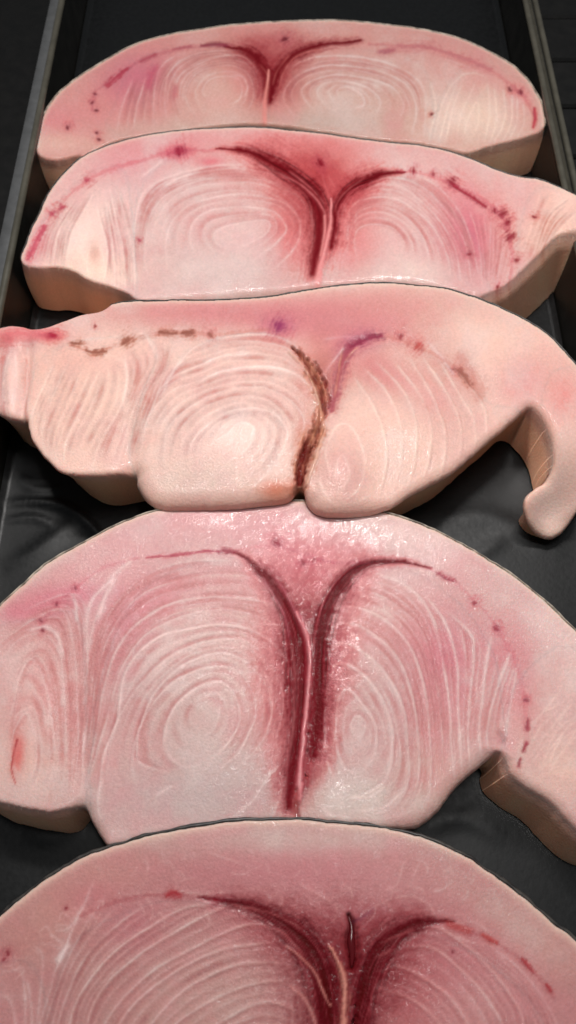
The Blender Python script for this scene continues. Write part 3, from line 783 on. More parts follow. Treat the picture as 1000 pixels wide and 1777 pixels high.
    for q_ in ([(690, 298, 2), (730, 302, 2.5), (790, 322, 3), (845, 352, 3), (876, 385, 3), (890, 440, 3), (885, 490, 2)], [(50, 455, 4), (62, 420, 4), (100, 362, 3), (160, 310, 3), (240, 278, 3), (310, 262, 3), (380, 262, 2)]): c.stroke(q_, (190, 96, 112), .28, rag=1.4)
    c.bulge(400, 410, 140, 95, .0026); c.bulge(680, 430, 100, 80, .0022); c.bulge(150, 420, 60, 80, .0012); c.bulge(860, 480, 60, 40, -.002); c.bulge(1035, 390, 75, 60, .0095); c.bulge(230, 430, 24, 120, -.0008)
    c.wetblob(370, 492, 150, 15, .95, -3); c.wetblob(690, 480, 120, 14, .9, 3); c.wetblob(560, 440, 18, 60, .6); c.wetblob(430, 420, 40, 30, .25); c.finish(0.94)
    front = [(825, 516), (780, 508), (725, 500), (650, 497), (575, 501), (500, 511), (425, 518), (350, 523), (270, 526)]
    out = sk([(36, 446), (44, 425), (55, 395), (70, 365), (85, 332), (110, 302), (145, 272), (190, 251), (250, 234), (320, 226), (400, 221), (460, 221), (500, 225), (550, 230), (600, 237), (665, 246), (725, 252), (780, 262), (820, 275), (860, 292), (900, 305), (935, 311), (965, 324), (1000, 350), (1035, 382)], 1.0, 1.5)
    out += ct([(1062, 425), (1030, 428), (1000, 416)], 5, 9) + ct([(968, 416), (942, 436), (912, 462), (888, 484), (862, 500), (845, 508)], 2.5, 12)
    out += ct(front, 7, 0.5) + ct([(238, 520), (222, 508), (190, 497), (155, 487), (130, 473), (100, 466), (62, 465), (42, 459)], 1.6, 1.5)
    build_steak('swordfish_steak', 'pink fish steak second from the back, its right flap passing over the tray rim', h, out, c, SKIN_DARK, 0.0011, (246, 184, 150), 41)
steak2()

# ============================================================ steak 3
def steak3():
    h = 0.0415
    c = Chart(450, 980, (238, 194, 176), 51)
    z = lambda p: Z(180, 500, .44, p); zL = lambda p: Z(0, 490, .5, p); zR = lambda p: Z(500, 490, .5, p)
    c.blob(420, 545, 330, 36, (208, 150, 150), .9); c.blob(600, 560, 150, 50, (206, 146, 148), .9); c.blob(720, 540, 130, 40, (216, 164, 156), .7)
    c.blob(860, 590, 110, 50, (240, 196, 174), .9, 25); c.blob(960, 660, 60, 90, (240, 186, 168), .9, 20); c.blob(905, 665, 44, 40, (228, 144, 146), .7, -40); c.blob(980, 700, 34, 50, (230, 148, 146), .7)
    c.blob(985, 800, 50, 70, (238, 196, 176), .9); c.blob(980, 880, 50, 50, (236, 206, 188), .95)
    c.blob(390, 740, 160, 100, (240, 202, 186), .95); c.blob(340, 840, 130, 40, (226, 198, 180), .8); c.blob(420, 745, 60, 40, (246, 212, 196), .7)
    c.blob(140, 700, 110, 110, (244, 202, 178), .95); c.blob(110, 620, 100, 34, (238, 184, 164), .8); c.blob(60, 580, 60, 18, (222, 142, 148), .75); c.blob(90, 585, 18, 7, (190, 60, 90), .7)
    c.blob(15, 600, 20, 30, (212, 130, 136), .7); c.blob(28, 680, 22, 60, (240, 200, 188), .9)
    c.blob(690, 760, 150, 90, (240, 198, 176), .95, -25); c.blob(760, 700, 80, 50, (228, 172, 162), .7, 40); c.blob(590, 820, 50, 60, (230, 176, 164), .8)
    c.blob(650, 640, 80, 40, (204, 140, 142), .7, 30); c.blob(770, 640, 60, 40, (214, 164, 154), .7, 30)
    c.blob(560, 650, 44, 50, (180, 112, 108), .75); c.blob(485, 567, 30, 20, (184, 110, 146), .5); c.blob(620, 590, 46, 18, (186, 110, 138), .45, -20)
    c.blob(480, 850, 40, 20, (206, 132, 106), .7); c.blob(530, 770, 22, 60, (190, 126, 104), .6)
    c.stroke([(-20, 590, 12), (15, 585, 14), (55, 582, 10), (90, 584, 6)], (202, 116, 122), .4, rag=.9); c.stroke([(4, 620, 5), (3, 670, 6), (8, 718, 6)], (206, 128, 126), .6, rag=.8); c.stroke([(44, 620, 3), (43, 680, 4), (45, 730, 4)], (206, 140, 126), .6)
    c.region([(225, 895), (226, 780), (250, 690), (320, 612), (400, 582), (480, 585), (528, 640), (545, 700), (538, 760), (512, 840), (508, 900)], 1)
    c.region([(540, 900), (528, 840), (560, 740), (582, 660), (620, 612), (700, 600), (780, 640), (850, 700), (905, 720), (780, 850), (640, 900)], 2)
    c.region([(42, 745), (60, 640), (110, 600), (200, 585), (270, 600), (250, 680), (222, 780), (228, 850), (80, 850)], 3)
    c.region([(925, 940), (925, 850), (955, 800), (960, 760), (940, 700), (970, 640), (1050, 680), (1045, 940)], 4)
    c.family([z(p) for p in ([(420, 640), (480, 600), (540, 545), (590, 560), (585, 620), (530, 680)],
        [(340, 720), (350, 620), (450, 525), (560, 490), (660, 500), (720, 560), (710, 640), (640, 740), (560, 800)],
        [(230, 740), (260, 570), (350, 475), (480, 415), (620, 400), (740, 450), (790, 530), (760, 640)],
        [(140, 690), (180, 520), (260, 420), (370, 375), (460, 335), (580, 318), (690, 325), (780, 360), (850, 440)],
        [(130, 600), (180, 470), (270, 350), (400, 298), (480, 265), (580, 258), (700, 280), (790, 340)],
        [(200, 440), (290, 310), (360, 230), (480, 190), (620, 185), (720, 215), (790, 280)])], [1, 1, 1, 0, 1], k=.65, wd=1.7, c=(255, 234, 220), wob=3)
    c.lines([z([(290, 760), (300, 800), (370, 790), (470, 720), (540, 660)])], k=.55, wd=1.5)
    c.lines([z([(370, 378), (460, 335), (580, 318), (690, 325), (770, 355)]), z([(395, 300), (440, 280), (580, 258)]), z([(540, 545), (590, 560), (585, 610)])], k=.7, wd=2.4, c=(255, 240, 228), h=.0004)
    c.family([zL(p) for p in ([(600, 190), (590, 260), (540, 400), (470, 600)], [(520, 190), (550, 270), (480, 400), (430, 560), (400, 660)], [(380, 255), (435, 300), (425, 420), (350, 560), (320, 650)],
        [(350, 310), (300, 420), (230, 560), (220, 640)], [(250, 270), (190, 400), (150, 520), (160, 600)], [(190, 280), (130, 420), (100, 500)])], [2, 2, 2, 2, 2], k=.5, wd=1.5, c=(255, 236, 218), wob=3)
    c.lines([zL(p) for p in ([(640, 240), (590, 330), (560, 400)], [(430, 250), (442, 330), (425, 420)], [(470, 180), (510, 185), (550, 270)], [(240, 215), (330, 200), (420, 190)], [(380, 260), (330, 240), (300, 250)])], k=.6, wd=2.0, c=(255, 238, 224))
    c.lines([zL(p) for p in ([(70, 230), (90, 300), (80, 440)], [(40, 240), (20, 300), (10, 440)], [(120, 230), (110, 330), (90, 460)], [(55, 240), (60, 340), (50, 450)])], k=.55, wd=1.4, c=(255, 236, 226))
    # flakes of the right loin, stepping like shingles
    fl = [[(230, 330), (290, 420), (330, 520), (340, 640), (310, 760)], [(260, 290), (340, 380), (385, 500), (390, 620), (360, 745)], [(300, 270), (390, 370), (440, 490), (440, 620), (410, 725)],
          [(360, 260), (440, 370), (490, 490), (490, 610), (470, 690)], [(420, 260), (490, 380), (540, 500), (545, 600), (530, 680)], [(470, 260), (540, 370), (590, 470), (600, 560), (590, 630)],
          [(530, 280), (600, 400), (640, 470), (650, 540), (640, 590)], [(600, 320), (680, 430), (690, 500), (690, 540)]]
    for p in fl:
        q = zR(p); c.lines([[(x + 3, y) for x, y in q]], k=.45, wd=2.2, c=(206, 146, 128), h=-0.0003)
        c.lines([q], k=.65, wd=2.2, c=(255, 234, 214), h=0.0004)
    c.lines([zR(p) for p in ([(120, 760), (140, 680), (130, 600), (160, 520), (200, 500), (240, 550), (265, 640), (240, 730), (170, 780)], [(160, 700), (170, 640), (190, 620), (210, 680), (180, 740)],
        [(100, 740), (150, 770), (230, 770), (290, 740)], [(100, 690), (130, 750), (180, 790)])], k=.6, wd=1.8, c=(255, 232, 214), h=.0003)
    # ragged brown cleft and the pale fold beside it
    cleft = [(508, 606, 1.5), (524, 622, 3.5), (545, 650, 6), (561, 688, 7), (557, 730, 6), (540, 770, 8), (526, 812, 7), (517, 855, 6)]
    c.stroke([(x, y, w_ * 1.8) for x, y, w_ in cleft], (176, 104, 84), .6, rag=.6)
    c.stroke(cleft, (110, 52, 42), .72, rag=1.3, part=5, h=-0.0026)
    PC = spline(cleft, 60)
    for i in range(34):       # torn, mottled flesh along the cleft
        p_ = PC[c.rng.randint(2, 60)]; e_ = 13 * (c.rng.rand() - .5) * 2
        cc = [(112, 60, 46), (164, 96, 78), (140, 44, 50), (200, 140, 118), (130, 74, 58), (214, 164, 142)][c.rng.randint(0, 6)]
        x_, y_ = p_[0] + e_, p_[1] + 6 * (c.rng.rand() - .5); l_ = 5 + 8 * c.rng.rand(); w_ = 1.5 + 2.5 * c.rng.rand()
        c.stroke([(x_ - 2 * c.rng.rand(), y_ - l_, w_ * .5), (x_, y_, w_), (x_ - 3 * c.rng.rand(), y_ + l_, w_ * .5)], cc, .48, rag=1.0, h=.0008 * (c.rng.rand() - .5))
    c.stroke([(535, 770, 5), (522, 800, 8), (517, 850, 6)], (120, 34, 36), .7, rag=.8)
    right = [(660, 582, 2), (640, 585, 4), (610, 600, 6), (592, 635, 7), (584, 675, 6), (576, 712, 5)]
    c.stroke([(x, y, w_ * 2) for x, y, w_ in right], (180, 104, 124), .5, rag=.6)
    c.stroke(right, (160, 76, 92), .55, rag=1.0, part=6, h=-0.0006)
    c.stroke([(502, 615, 2), (535, 650, 2.2), (554, 700, 3), (560, 745, 3.2), (550, 790, 3), (533, 842, 2.4)], (228, 180, 152), .75, rag=.9, part=7, h=0.0009)
    c.lines([[(515, 635), (545, 690), (552, 735), (533, 780)], [(530, 620), (560, 660), (572, 700)], [(598, 600), (590, 640), (578, 690)], [(530, 750), (515, 790), (510, 830)], [(620, 600), (600, 625)]], k=1.0, wd=1.4, c=(226, 178, 146), wob=4, h=.0006)
    n = 10
    for pts in ([(278, 577, 3), (295, 578, 3.5), (306, 578, 2.5)], [(318, 578, 2.5), (333, 578, 3.5)], [(152, 610, 2.5), (165, 614, 4), (186, 611, 3)], [(214, 597, 4), (224, 590, 5)], [(127, 596, 3), (138, 597, 4)], [(795, 642, 3), (806, 652, 4), (816, 668, 3)]):
        c.stroke([(a_, b_, w_ * 2.2) for a_, b_, w_ in pts], (190, 130, 112), .4, rag=1.0); c.stroke(pts, (126, 78, 62), .65, rag=1.2, part=n); n += 1
    for x, y, r, cc in [(365, 581, 4, (140, 92, 74)), (485, 567, 8, (150, 66, 112)), (165, 565, 2.5, (120, 40, 50)), (725, 600, 5, (190, 74, 70)), (695, 585, 4, (150, 60, 70)), (94, 583, 6, (170, 30, 70)), (788, 640, 3, (150, 80, 70))]:
        c.spot(x, y, r, cc, .85, part=n); n += 1
    c.stroke([(612, 598, 4), (640, 585, 5), (664, 583, 4)], (150, 56, 88), .6, rag=1.1, part=n); n += 1
    c.stroke([(800, 620, 10), (825, 665, 14), (830, 690, 9)], (196, 140, 132), .5)
    c.lines([[(560, 590), (600, 585), (640, 583)], [(600, 600), (570, 640), (560, 660)], [(740, 590), (770, 625), (790, 650)]], k=.5, wd=2, c=(240, 214, 214))
    for q_ in ([(120, 598, 2), (165, 612, 3), (215, 595, 3), (290, 578, 3), (380, 580, 2.5), (470, 572, 3)], [(670, 583, 2), (725, 600, 3), (780, 632, 3.5), (820, 672, 3)]): c.stroke(q_, (186, 126, 114), .25, rag=1.4)
    c.bulge(390, 750, 130, 95, .0040, -20); c.bulge(590, 820, 46, 70, .0040); c.bulge(700, 760, 110, 70, .0024, -30); c.bulge(140, 720, 80, 90, .0022, 20); c.bulge(228, 800, 18, 70, -.0022); c.bulge(44, 660, 9, 70, -.0035, 5); c.bulge(20, 660, 14, 60, .0025); c.bulge(30, 585, 50, 14, .002); c.bulge(815, 660, 50, 30, -.001, 40); c.bulge(985, 875, 80, 75, -.029)
    c.wetblob(480, 740, 60, 40, .35); c.wetblob(560, 700, 30, 70, .6); c.wetblob(590, 800, 40, 50, .4); c.wetblob(730, 740, 80, 60, .2); c.wetblob(540, 810, 30, 40, .6); c.finish(0.93)
    out = ct([(-18, 582), (-6, 571), (8, 566)], 2.0, 2) + ct([(30, 565), (65, 570), (100, 560), (140, 545), (175, 537), (188, 530)], 1.6, 2)
    out += sk([(198, 525), (240, 521), (325, 522), (400, 520), (470, 513), (500, 507), (575, 496), (650, 492), (710, 494), (765, 499), (810, 510), (850, 524), (900, 547), (940, 572), (970, 597), (1000, 630), (1025, 672), (1036, 730), (1036, 790), (1034, 835)], 1.0, 1.5)
    out += ct([(1020, 868), (996, 886), (968, 882), (943, 869), (928, 850), (930, 834), (945, 820), (963, 808)], 7, -3)
    out += ct([(970, 788), (960, 750), (942, 720), (924, 704)], 5.0, 1.5) + ct([(908, 712), (884, 734), (850, 762), (820, 790), (790, 815), (760, 832), (715, 855), (675, 877)], 5, -6)
    out += ct([(635, 887), (590, 890), (555, 887), (536, 872)], 8, -6) + ct([(521, 846)], 1.5, -4) + ct([(500, 862), (450, 870), (375, 875), (300, 877), (270, 872), (247, 857), (234, 836), (232, 819)], 8.0, -5)
    out += ct([(212, 820), (165, 825)], 3.0, -3.5) + ct([(112, 820), (80, 796), (56, 766), (48, 745)], 2.2, -9) + ct([(42, 729), (15, 726), (-5, 715), (-24, 690), (-32, 640)], 4.0, -6)
    build_steak('swordfish_steak', 'peach fish steak with brown ragged cleft and a long hooked belly flap', h, out, c, SKIN_DARK, 0.0011, (246, 184, 150), 61)
steak3()

# ============================================================ steak 4
def steak4():
    h = 0.0345
    c = Chart(830, 1560, (212, 172, 166), 71)
    z1 = lambda p: Z(130, 900, .41, p); z2 = lambda p: Z(480, 900, .42, p)
    c.blob(200, 960, 180, 60, (222, 172, 170), .8, -35); c.blob(90, 1030, 90, 40, (216, 164, 162), .7, -35)
    c.blob(480, 915, 180, 40, (216, 168, 168), .8); c.blob(530, 980, 110, 50, (206, 136, 142), .85)
    c.blob(760, 960, 130, 60, (224, 176, 172), .8, 30); c.blob(930, 1090, 120, 70, (226, 184, 176), .85, 45); c.blob(700, 920, 120, 26, (228, 196, 186), .7, 18)
    c.blob(270, 1060, 110, 60, (214, 156, 158), .8, -30); c.blob(220, 1130, 60, 90, (204, 138, 150), .75, 15); c.blob(110, 1040, 80, 24, (206, 136, 150), .7, -8)
    c.blob(40, 1065, 60, 20, (204, 132, 146), .6)
    c.blob(70, 1180, 80, 90, (226, 174, 166), .8); c.blob(60, 1330, 90, 70, (234, 190, 172), .9); c.blob(130, 1250, 60, 110, (218, 166, 160), .6)
    c.blob(360, 1130, 120, 70, (220, 178, 168), .8, -15); c.blob(360, 1240, 110, 110, (214, 178, 170), .85); c.blob(320, 1390, 180, 50, (202, 174, 168), .9)
    c.blob(640, 1240, 80, 100, (212, 170, 164), .85); c.blob(620, 1390, 110, 40, (208, 182, 170), .9); c.blob(640, 1060, 90, 40, (218, 170, 164), .7)
    c.blob(770, 1150, 70, 90, (204, 136, 146), .85, -15); c.blob(730, 1260, 50, 70, (204, 140, 144), .6); c.blob(750, 1340, 60, 60, (214, 180, 166), .7); c.blob(870, 1130, 60, 60, (210, 150, 154), .7)
    c.blob(960, 1240, 110, 100, (220, 172, 164), .9, 40); c.blob(900, 1180, 36, 70, (206, 144, 148), .6); c.blob(970, 1340, 70, 60, (230, 190, 172), .9); c.blob(1010, 1180, 60, 80, (226, 188, 178), .8)
    c.blob(545, 1010, 40, 40, (196, 104, 112), .8); c.blob(500, 1120, 38, 110, (186, 96, 104), .7); c.blob(475, 1190, 34, 120, (204, 128, 130), .55); c.blob(585, 1130, 34, 110, (196, 108, 114), .7, 8); c.blob(590, 1060, 40, 40, (190, 100, 108), .6)
    c.blob(545, 1270, 26, 90, (184, 84, 84), .8); c.blob(500, 1370, 26, 50, (196, 130, 132), .7)
    c.blob(350, 1240, 130, 120, (214, 190, 180), .45); c.blob(350, 1385, 170, 60, (206, 188, 182), .5); c.blob(640, 1240, 76, 120, (212, 186, 178), .42); c.blob(640, 1390, 120, 40, (212, 194, 182), .5); c.blob(330, 1120, 120, 50, (224, 194, 184), .5, -25); c.blob(640, 1070, 70, 30, (222, 190, 182), .5); c.blob(40, 1150, 50, 60, (228, 194, 184), .5); c.blob(950, 1080, 90, 40, (230, 204, 194), .55, 48)
    c.region([(190, 1475), (155, 1425), (162, 1250), (200, 1100), (260, 1015), (350, 975), (430, 985), (485, 1045), (510, 1120), (515, 1200), (508, 1330), (503, 1450)], 1)
    c.region([(520, 1450), (545, 1330), (555, 1200), (560, 1090), (595, 1015), (680, 985), (760, 1020), (840, 1100), (868, 1200), (868, 1310), (790, 1395), (700, 1455)], 2)
    c.region([(-60, 1420), (-70, 1200), (-30, 1100), (70, 1075), (130, 1070), (148, 1200), (138, 1420), (50, 1430)], 3)
    c.region([(878, 1300), (890, 1200), (940, 1140), (1000, 1130), (1090, 1250), (1085, 1480), (980, 1450), (900, 1370)], 4)
    L = [[(500, 880), (490, 830), (520, 780), (580, 755), (615, 790), (612, 850), (585, 905), (540, 930)],
         [(540, 1040), (470, 1052), (410, 1015), (378, 950), (395, 860), (450, 780), (530, 720), (610, 695), (665, 730), (695, 830), (690, 880), (640, 970), (560, 1035)],
         [(420, 1090), (280, 1040), (262, 980), (275, 890), (330, 790), (420, 700), (520, 650), (610, 628), (690, 650), (750, 740), (768, 830), (740, 910), (690, 1000), (600, 1080)],
         [(260, 1140), (242, 1050), (265, 920), (330, 760), (420, 660), (520, 595), (640, 572), (730, 610), (800, 690), (830, 790), (820, 880), (780, 970), (690, 1060)],
         [(130, 1120), (150, 960), (190, 840), (260, 730), (380, 610), (500, 540), (620, 512), (720, 520), (800, 580), (870, 700), (880, 800), (860, 900), (830, 980)],
         [(100, 1200), (120, 1020), (180, 850), (220, 650), (330, 520), (480, 470), (620, 450), (740, 470), (850, 540), (920, 650), (928, 760), (915, 900), (890, 1000)],
         [(60, 1100), (120, 900), (200, 640), (300, 500), (450, 420), (620, 390), (750, 405), (850, 450), (905, 490)],
         [(40, 1150), (90, 900), (130, 700), (200, 520), (330, 400), (480, 345), (640, 335), (790, 350), (880, 400)],
         [(30, 1100), (70, 850), (110, 600), (190, 420), (300, 310), (470, 255), (640, 240), (780, 255), (860, 310)],
         [(10, 1100), (50, 850), (80, 600), (150, 400), (250, 270), (400, 195), (560, 175), (700, 190)],
         [(0, 1000), (30, 800), (70, 500), (110, 370), (160, 240)]]
    L = [z1(p) for p in L]
    c.family(L, [0, 0, 0, 1, 0, 0, 1, 0, 1, 1], k=.45, wd=1.5, fade=.7)
    c.lines([L[1], L[2], L[3], L[5]], k=.55, wd=2.0, fade=.6, h=.0003, wob=2.5)
    c.lines(L[4:8], k=.35, wd=2.6, fade=.6, h=.0003)
    # soft darker step on the outer side of each flake
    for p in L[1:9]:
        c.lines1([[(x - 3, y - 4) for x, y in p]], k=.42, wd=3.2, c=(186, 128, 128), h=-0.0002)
    c.lines([z1([(165, 240), (150, 290), (125, 340), (100, 420)])], k=.9, wd=3.0, c=(246, 214, 208), wob=1.5, fade=.3, h=.0004)
    c.lines([z1([(660, 1270), (760, 1190), (830, 1080), (900, 1010)]), z1([(840, 1260), (880, 1150), (900, 1050)]), z1([(340, 1220), (350, 1170), (420, 1130)]), z1([(110, 1290), (98, 1200), (110, 1110)])], k=.55, wd=2.0)
    R_ = [[(310, 890), (305, 850), (335, 815), (368, 850), (350, 905), (322, 905)],
          [(330, 1050), (280, 1035), (250, 950), (245, 830), (260, 740), (300, 712), (360, 780), (405, 850), (415, 920), (400, 990), (350, 1045)],
          [(260, 1120), (205, 980), (200, 800), (215, 700), (240, 610), (300, 610), (380, 670), (440, 760), (475, 860), (480, 960), (460, 1060), (400, 1120), (300, 1160)],
          [(200, 600), (240, 520), (320, 535), (420, 610), (490, 710), (530, 820), (540, 940), (545, 1080), (500, 1180), (400, 1230)],
          [(190, 510), (250, 440), (340, 445), (440, 510), (520, 620), (570, 780), (585, 940), (585, 1080), (550, 1180), (480, 1260)],
          [(190, 420), (250, 365), (350, 370), (460, 430), (550, 530), (600, 660), (625, 800), (640, 1000), (635, 1130), (600, 1220)],
          [(280, 300), (380, 300), (500, 360), (600, 470), (650, 640), (680, 860), (690, 1070)],
          [(400, 220), (540, 280), (640, 400), (690, 600), (715, 800), (720, 950), (740, 1090)],
          [(600, 300), (700, 440), (745, 600), (750, 750), (755, 900), (765, 1050)],
          [(700, 380), (800, 470), (815, 560), (800, 760), (790, 900), (800, 1040)],
          [(890, 480), (870, 600), (850, 750), (838, 870), (845, 980)],
          [(975, 540), (920, 680), (885, 800), (870, 900), (880, 960)], [(1000, 600), (960, 800), (950, 900)]]
    R_ = [z2(p) for p in R_]
    c.family(R_, [0, 0, 0, 0, 1, 1, 1, 0, 0, 0, 0, 1], k=.5, wd=1.7, fade=.6)
    c.lines(R_[1:6], k=.4, wd=2.4, fade=.6, h=.0003)
    c.lines(R_[7:12], k=.45, wd=1.8, fade=.6, h=.0002)
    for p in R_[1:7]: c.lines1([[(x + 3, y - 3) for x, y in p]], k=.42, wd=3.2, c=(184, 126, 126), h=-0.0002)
    c.lines([z2([(300, 1160), (380, 1150), (450, 1110)]), z2([(330, 1210), (440, 1200), (530, 1130)]), z2([(180, 1190), (220, 1230), (300, 1240)])], k=.5, wd=2.2, wob=4)
    # left belly whorl
    c.family([[(48, 1362), (22, 1325), (26, 1275), (47, 1238), (62, 1275), (64, 1325), (50, 1360)], [(15, 1260), (35, 1175), (52, 1143), (72, 1170), (90, 1240), (96, 1320), (80, 1392)],
        [(0, 1150), (30, 1112), (70, 1098), (95, 1115), (108, 1160), (115, 1240), (118, 1330), (115, 1385)], [(-10, 1120), (60, 1075), (110, 1060), (128, 1120), (134, 1200), (134, 1300), (126, 1395)],
        [(40, 1060), (120, 1030), (148, 1060), (152, 1150), (146, 1280), (138, 1395)]], [1, 2, 2, 2], k=.55, wd=1.5, c=(250, 224, 214))
    c.lines([[(45, 1095), (78, 1088), (100, 1103), (110, 1140)], [(120, 1030), (130, 1045), (132, 1080)], [(200, 1000), (160, 1040), (150, 1090)], [(230, 970), (190, 1005)]], k=.8, wd=2.2, c=(250, 226, 220))
    c.blob(33, 1310, 14, 40, (206, 120, 118), .75, 8); c.stroke([(32, 1285, 1.5), (22, 1330, 2), (28, 1360, 1.5)], (170, 64, 70), .7, rag=.9)
    # coarse fibres of the right flap
    fb = []
    for i in range(26):
        a = c.rng.rand(); x = 895 + 170 * a; y = 1330 + 100 * a - c.rng.rand() * 40
        fb.append([(x, y), (x + 30, y - 45 - 20 * c.rng.rand()), (x + 75, y - 85 - 30 * c.rng.rand())])
    c.lines(fb, k=.42, wd=1.5, c=(250, 226, 206), wob=4)
    # dark muscle
    left = [(402, 955, .8), (425, 967, 2.2), (446, 986, 5), (470, 1010, 9), (495, 1050, 13), (513, 1095, 19), (519, 1150, 20), (518, 1220, 17), (513, 1290, 13), (506, 1350, 10), (500, 1400, 6)]
    right = [(748, 986, .7), (700, 974, 1.8), (650, 975, 4), (615, 990, 9), (585, 1025, 12), (565, 1070, 14), (556, 1120, 14), (554, 1180, 14), (550, 1240, 12), (544, 1310, 9)]
    c.blob(538, 1105, 30, 60, (124, 34, 46), .85); c.blob(531, 1200, 24, 100, (124, 34, 46), .8); c.blob(528, 1310, 20, 60, (150, 56, 62), .7)
    c.stroke([(539, 1060, 8), (538, 1110, 20), (535, 1180, 23), (530, 1240, 21), (526, 1300, 15), (520, 1370, 9)], (136, 38, 52), .85, rag=.6)
    for g, k, cc in ((3.4, .5, (192, 100, 106)), (2.0, .5, (158, 62, 74)), (1.05, .95, (124, 24, 40))):
        c.stroke([(x, y, w_ * g) for x, y, w_ in left], cc, k, part=5 if g < 1.3 else 0, h=-0.0001, rag=.62 if g < 1.3 else .45)
        c.stroke([(x, y, w_ * g) for x, y, w_ in right], cc, k, part=6 if g < 1.3 else 0, h=-0.0001, rag=.62 if g < 1.3 else .45)
    c.strands(left, 12); c.strands(right, 10)
    c.lines([[(470, 990), (495, 1025), (515, 1065), (532, 1110)], [(455, 1000), (490, 1060), (505, 1110)], [(520, 1060), (535, 1100)]], k=.9, wd=1.5, c=(212, 140, 148))
    c.lines([[(505, 1110), (512, 1180), (508, 1260), (500, 1330)]], k=.6, wd=2, c=(226, 172, 168))
    c.stroke([(515, 1062, 2), (533, 1105, 3), (538, 1150, 3.6), (534, 1200, 3), (529, 1260, 3), (522, 1330, 3.5), (517, 1385, 6)], (224, 160, 160), .9, rag=.5, part=7, h=0.0007, wet=.6)
    c.stroke([(514, 1370, 4), (514, 1400, 6), (517, 1418, 4)], (150, 44, 44), .6, h=-.0012, wet=.8)
    n = 10
    for x, y, r in [(480, 943, 6), (545, 972, 3), (526, 975, 4), (131, 1021, 2.6), (71, 1077, 2.4), (98, 1049, 2.4), (73, 1094, 2.2), (825, 1047, 4), (862, 1090, 3.4), (913, 1215, 3), (560, 973, 2)]:
        c.spot(x, y, r, (136, 28, 56), .85, part=n); n += 1
    for pts in ([(380, 957, 3), (392, 955, 5), (405, 958, 3)], [(760, 995, 3), (775, 1005, 3.4), (790, 1010, 2)], [(917, 1250, 3), (914, 1265, 4)], [(912, 1290, 3), (908, 1303, 4)], [(903, 1318, 2.5), (900, 1330, 3)]):
        c.stroke(pts, (150, 46, 72), .75, rag=.8, part=n); n += 1
    c.stroke([(255, 967, 2), (300, 963, 2.5), (350, 957, 2.5), (380, 956, 2)], (176, 60, 88), .7, rag=.8)
    c.stroke([(530, 975, 1.6), (555, 973, 1.6), (580, 977, 1.4)], (180, 70, 90), .6)
    c.stroke([(868, 1270, 5), (874, 1285, 6)], (160, 130, 128), .6)
    for q_ in ([(740, 984, 2), (790, 1012, 3), (830, 1050, 3), (865, 1092, 3), (905, 1180, 4), (912, 1290, 4)], [(240, 968, 2), (180, 985, 3), (130, 1022, 3), (95, 1050, 3), (70, 1085, 2)], [(405, 957, 2), (480, 948, 3), (560, 972, 2.5), (640, 975, 2)]): c.stroke(q_, (192, 110, 124), .22, rag=1.4)
    c.bulge(350, 1240, 130, 150, .0026); c.bulge(640, 1250, 90, 150, .0022); c.bulge(60, 1280, 60, 120, .0014); c.bulge(150, 1320, 18, 120, -.0010); c.bulge(870, 1250, 20, 60, -.0012); c.bulge(520, 1200, 22, 200, -.0012)
    c.wetblob(520, 915, 130, 30, .6); c.wetblob(620, 925, 110, 30, .7, 15); c.wetblob(400, 900, 70, 20, .7); c.wetblob(520, 1120, 50, 130, .4); c.wetblob(560, 1010, 50, 40, .35); c.wetblob(545, 1290, 34, 60, 1.0); c.wetblob(600, 1370, 80, 40, .7); c.wetblob(430, 1350, 130, 60, .65, -20)
    c.wetblob(600, 1130, 60, 120, .4); c.wetblob(350, 1250, 130, 120, .28); c.wetblob(210, 1435, 30, 24, .9); c.wetblob(160, 1290, 40, 90, .3); c.wetblob(700, 1250, 60, 100, .3); c.finish(0.98)
    out = sk([(0, 1050), (25, 1027), (65, 992), (110, 960), (170, 927), (225, 902), (290, 882)], 1.4, 1.0) + sk([(360, 873), (440, 868), (515, 868), (575, 872), (625, 879)], 1.4, 0.0)
    out += sk([(655, 886), (700, 897), (750, 917), (800, 942), (850, 972), (900, 1005), (950, 1045), (1000, 1095), (1040, 1145), (1072, 1230), (1082, 1320), (1074, 1410)], 1.6, 1.5)
    out += ct([(1055, 1465), (1030, 1462), (1000, 1438), (970, 1407), (945, 1384), (915, 1366), (890, 1345), (880, 1322)], 5, 6) + ct([(868, 1303)], 1.2, 5)
    out += ct([(850, 1316), (820, 1343), (790, 1373), (770, 1400), (750, 1420), (717, 1438)], 7.0, -1) + ct([(650, 1438), (580, 1430)], 3, 0) + ct([(520, 1424)], 2, 0) + ct([(470, 1426), (400, 1432), (330, 1441), (250, 1456), (193, 1467)], 3, 0)
    out += ct([(172, 1450), (156, 1424), (142, 1402)], 6, -1) + ct([(115, 1405), (80, 1410), (40, 1402), (0, 1392), (-30, 1370), (-55, 1310)], 2.0, 5.5) + ct([(-66, 1230), (-56, 1150), (-32, 1092)], 1.5, 1.5)
    def extra(root, org):
        for x, y, r in [(531, 1246, 4), (540, 1252, 3), (529, 1262, 3.4), (536, 1272, 4.6), (540, 1292, 3), (533, 1303, 5), (545, 1306, 4), (538, 1318, 3.6), (526, 1333, 4), (546, 1336, 5), (533, 1346, 6), (551, 1262, 3), (549, 1328, 3.4), (525, 1240, 3), (546, 1243, 3)]:
            dome('bubble', root, org, x, y, h - 0.0006, r * 0.00027, BUBBLE, .8)
    build_steak('swordfish_steak', 'large glossy fish steak with deep red centre seam and bubbles, nearest whole one', h, out, c, SKIN_MID, 0.0009, (246, 184, 150), 81, extra=extra)
steak4()

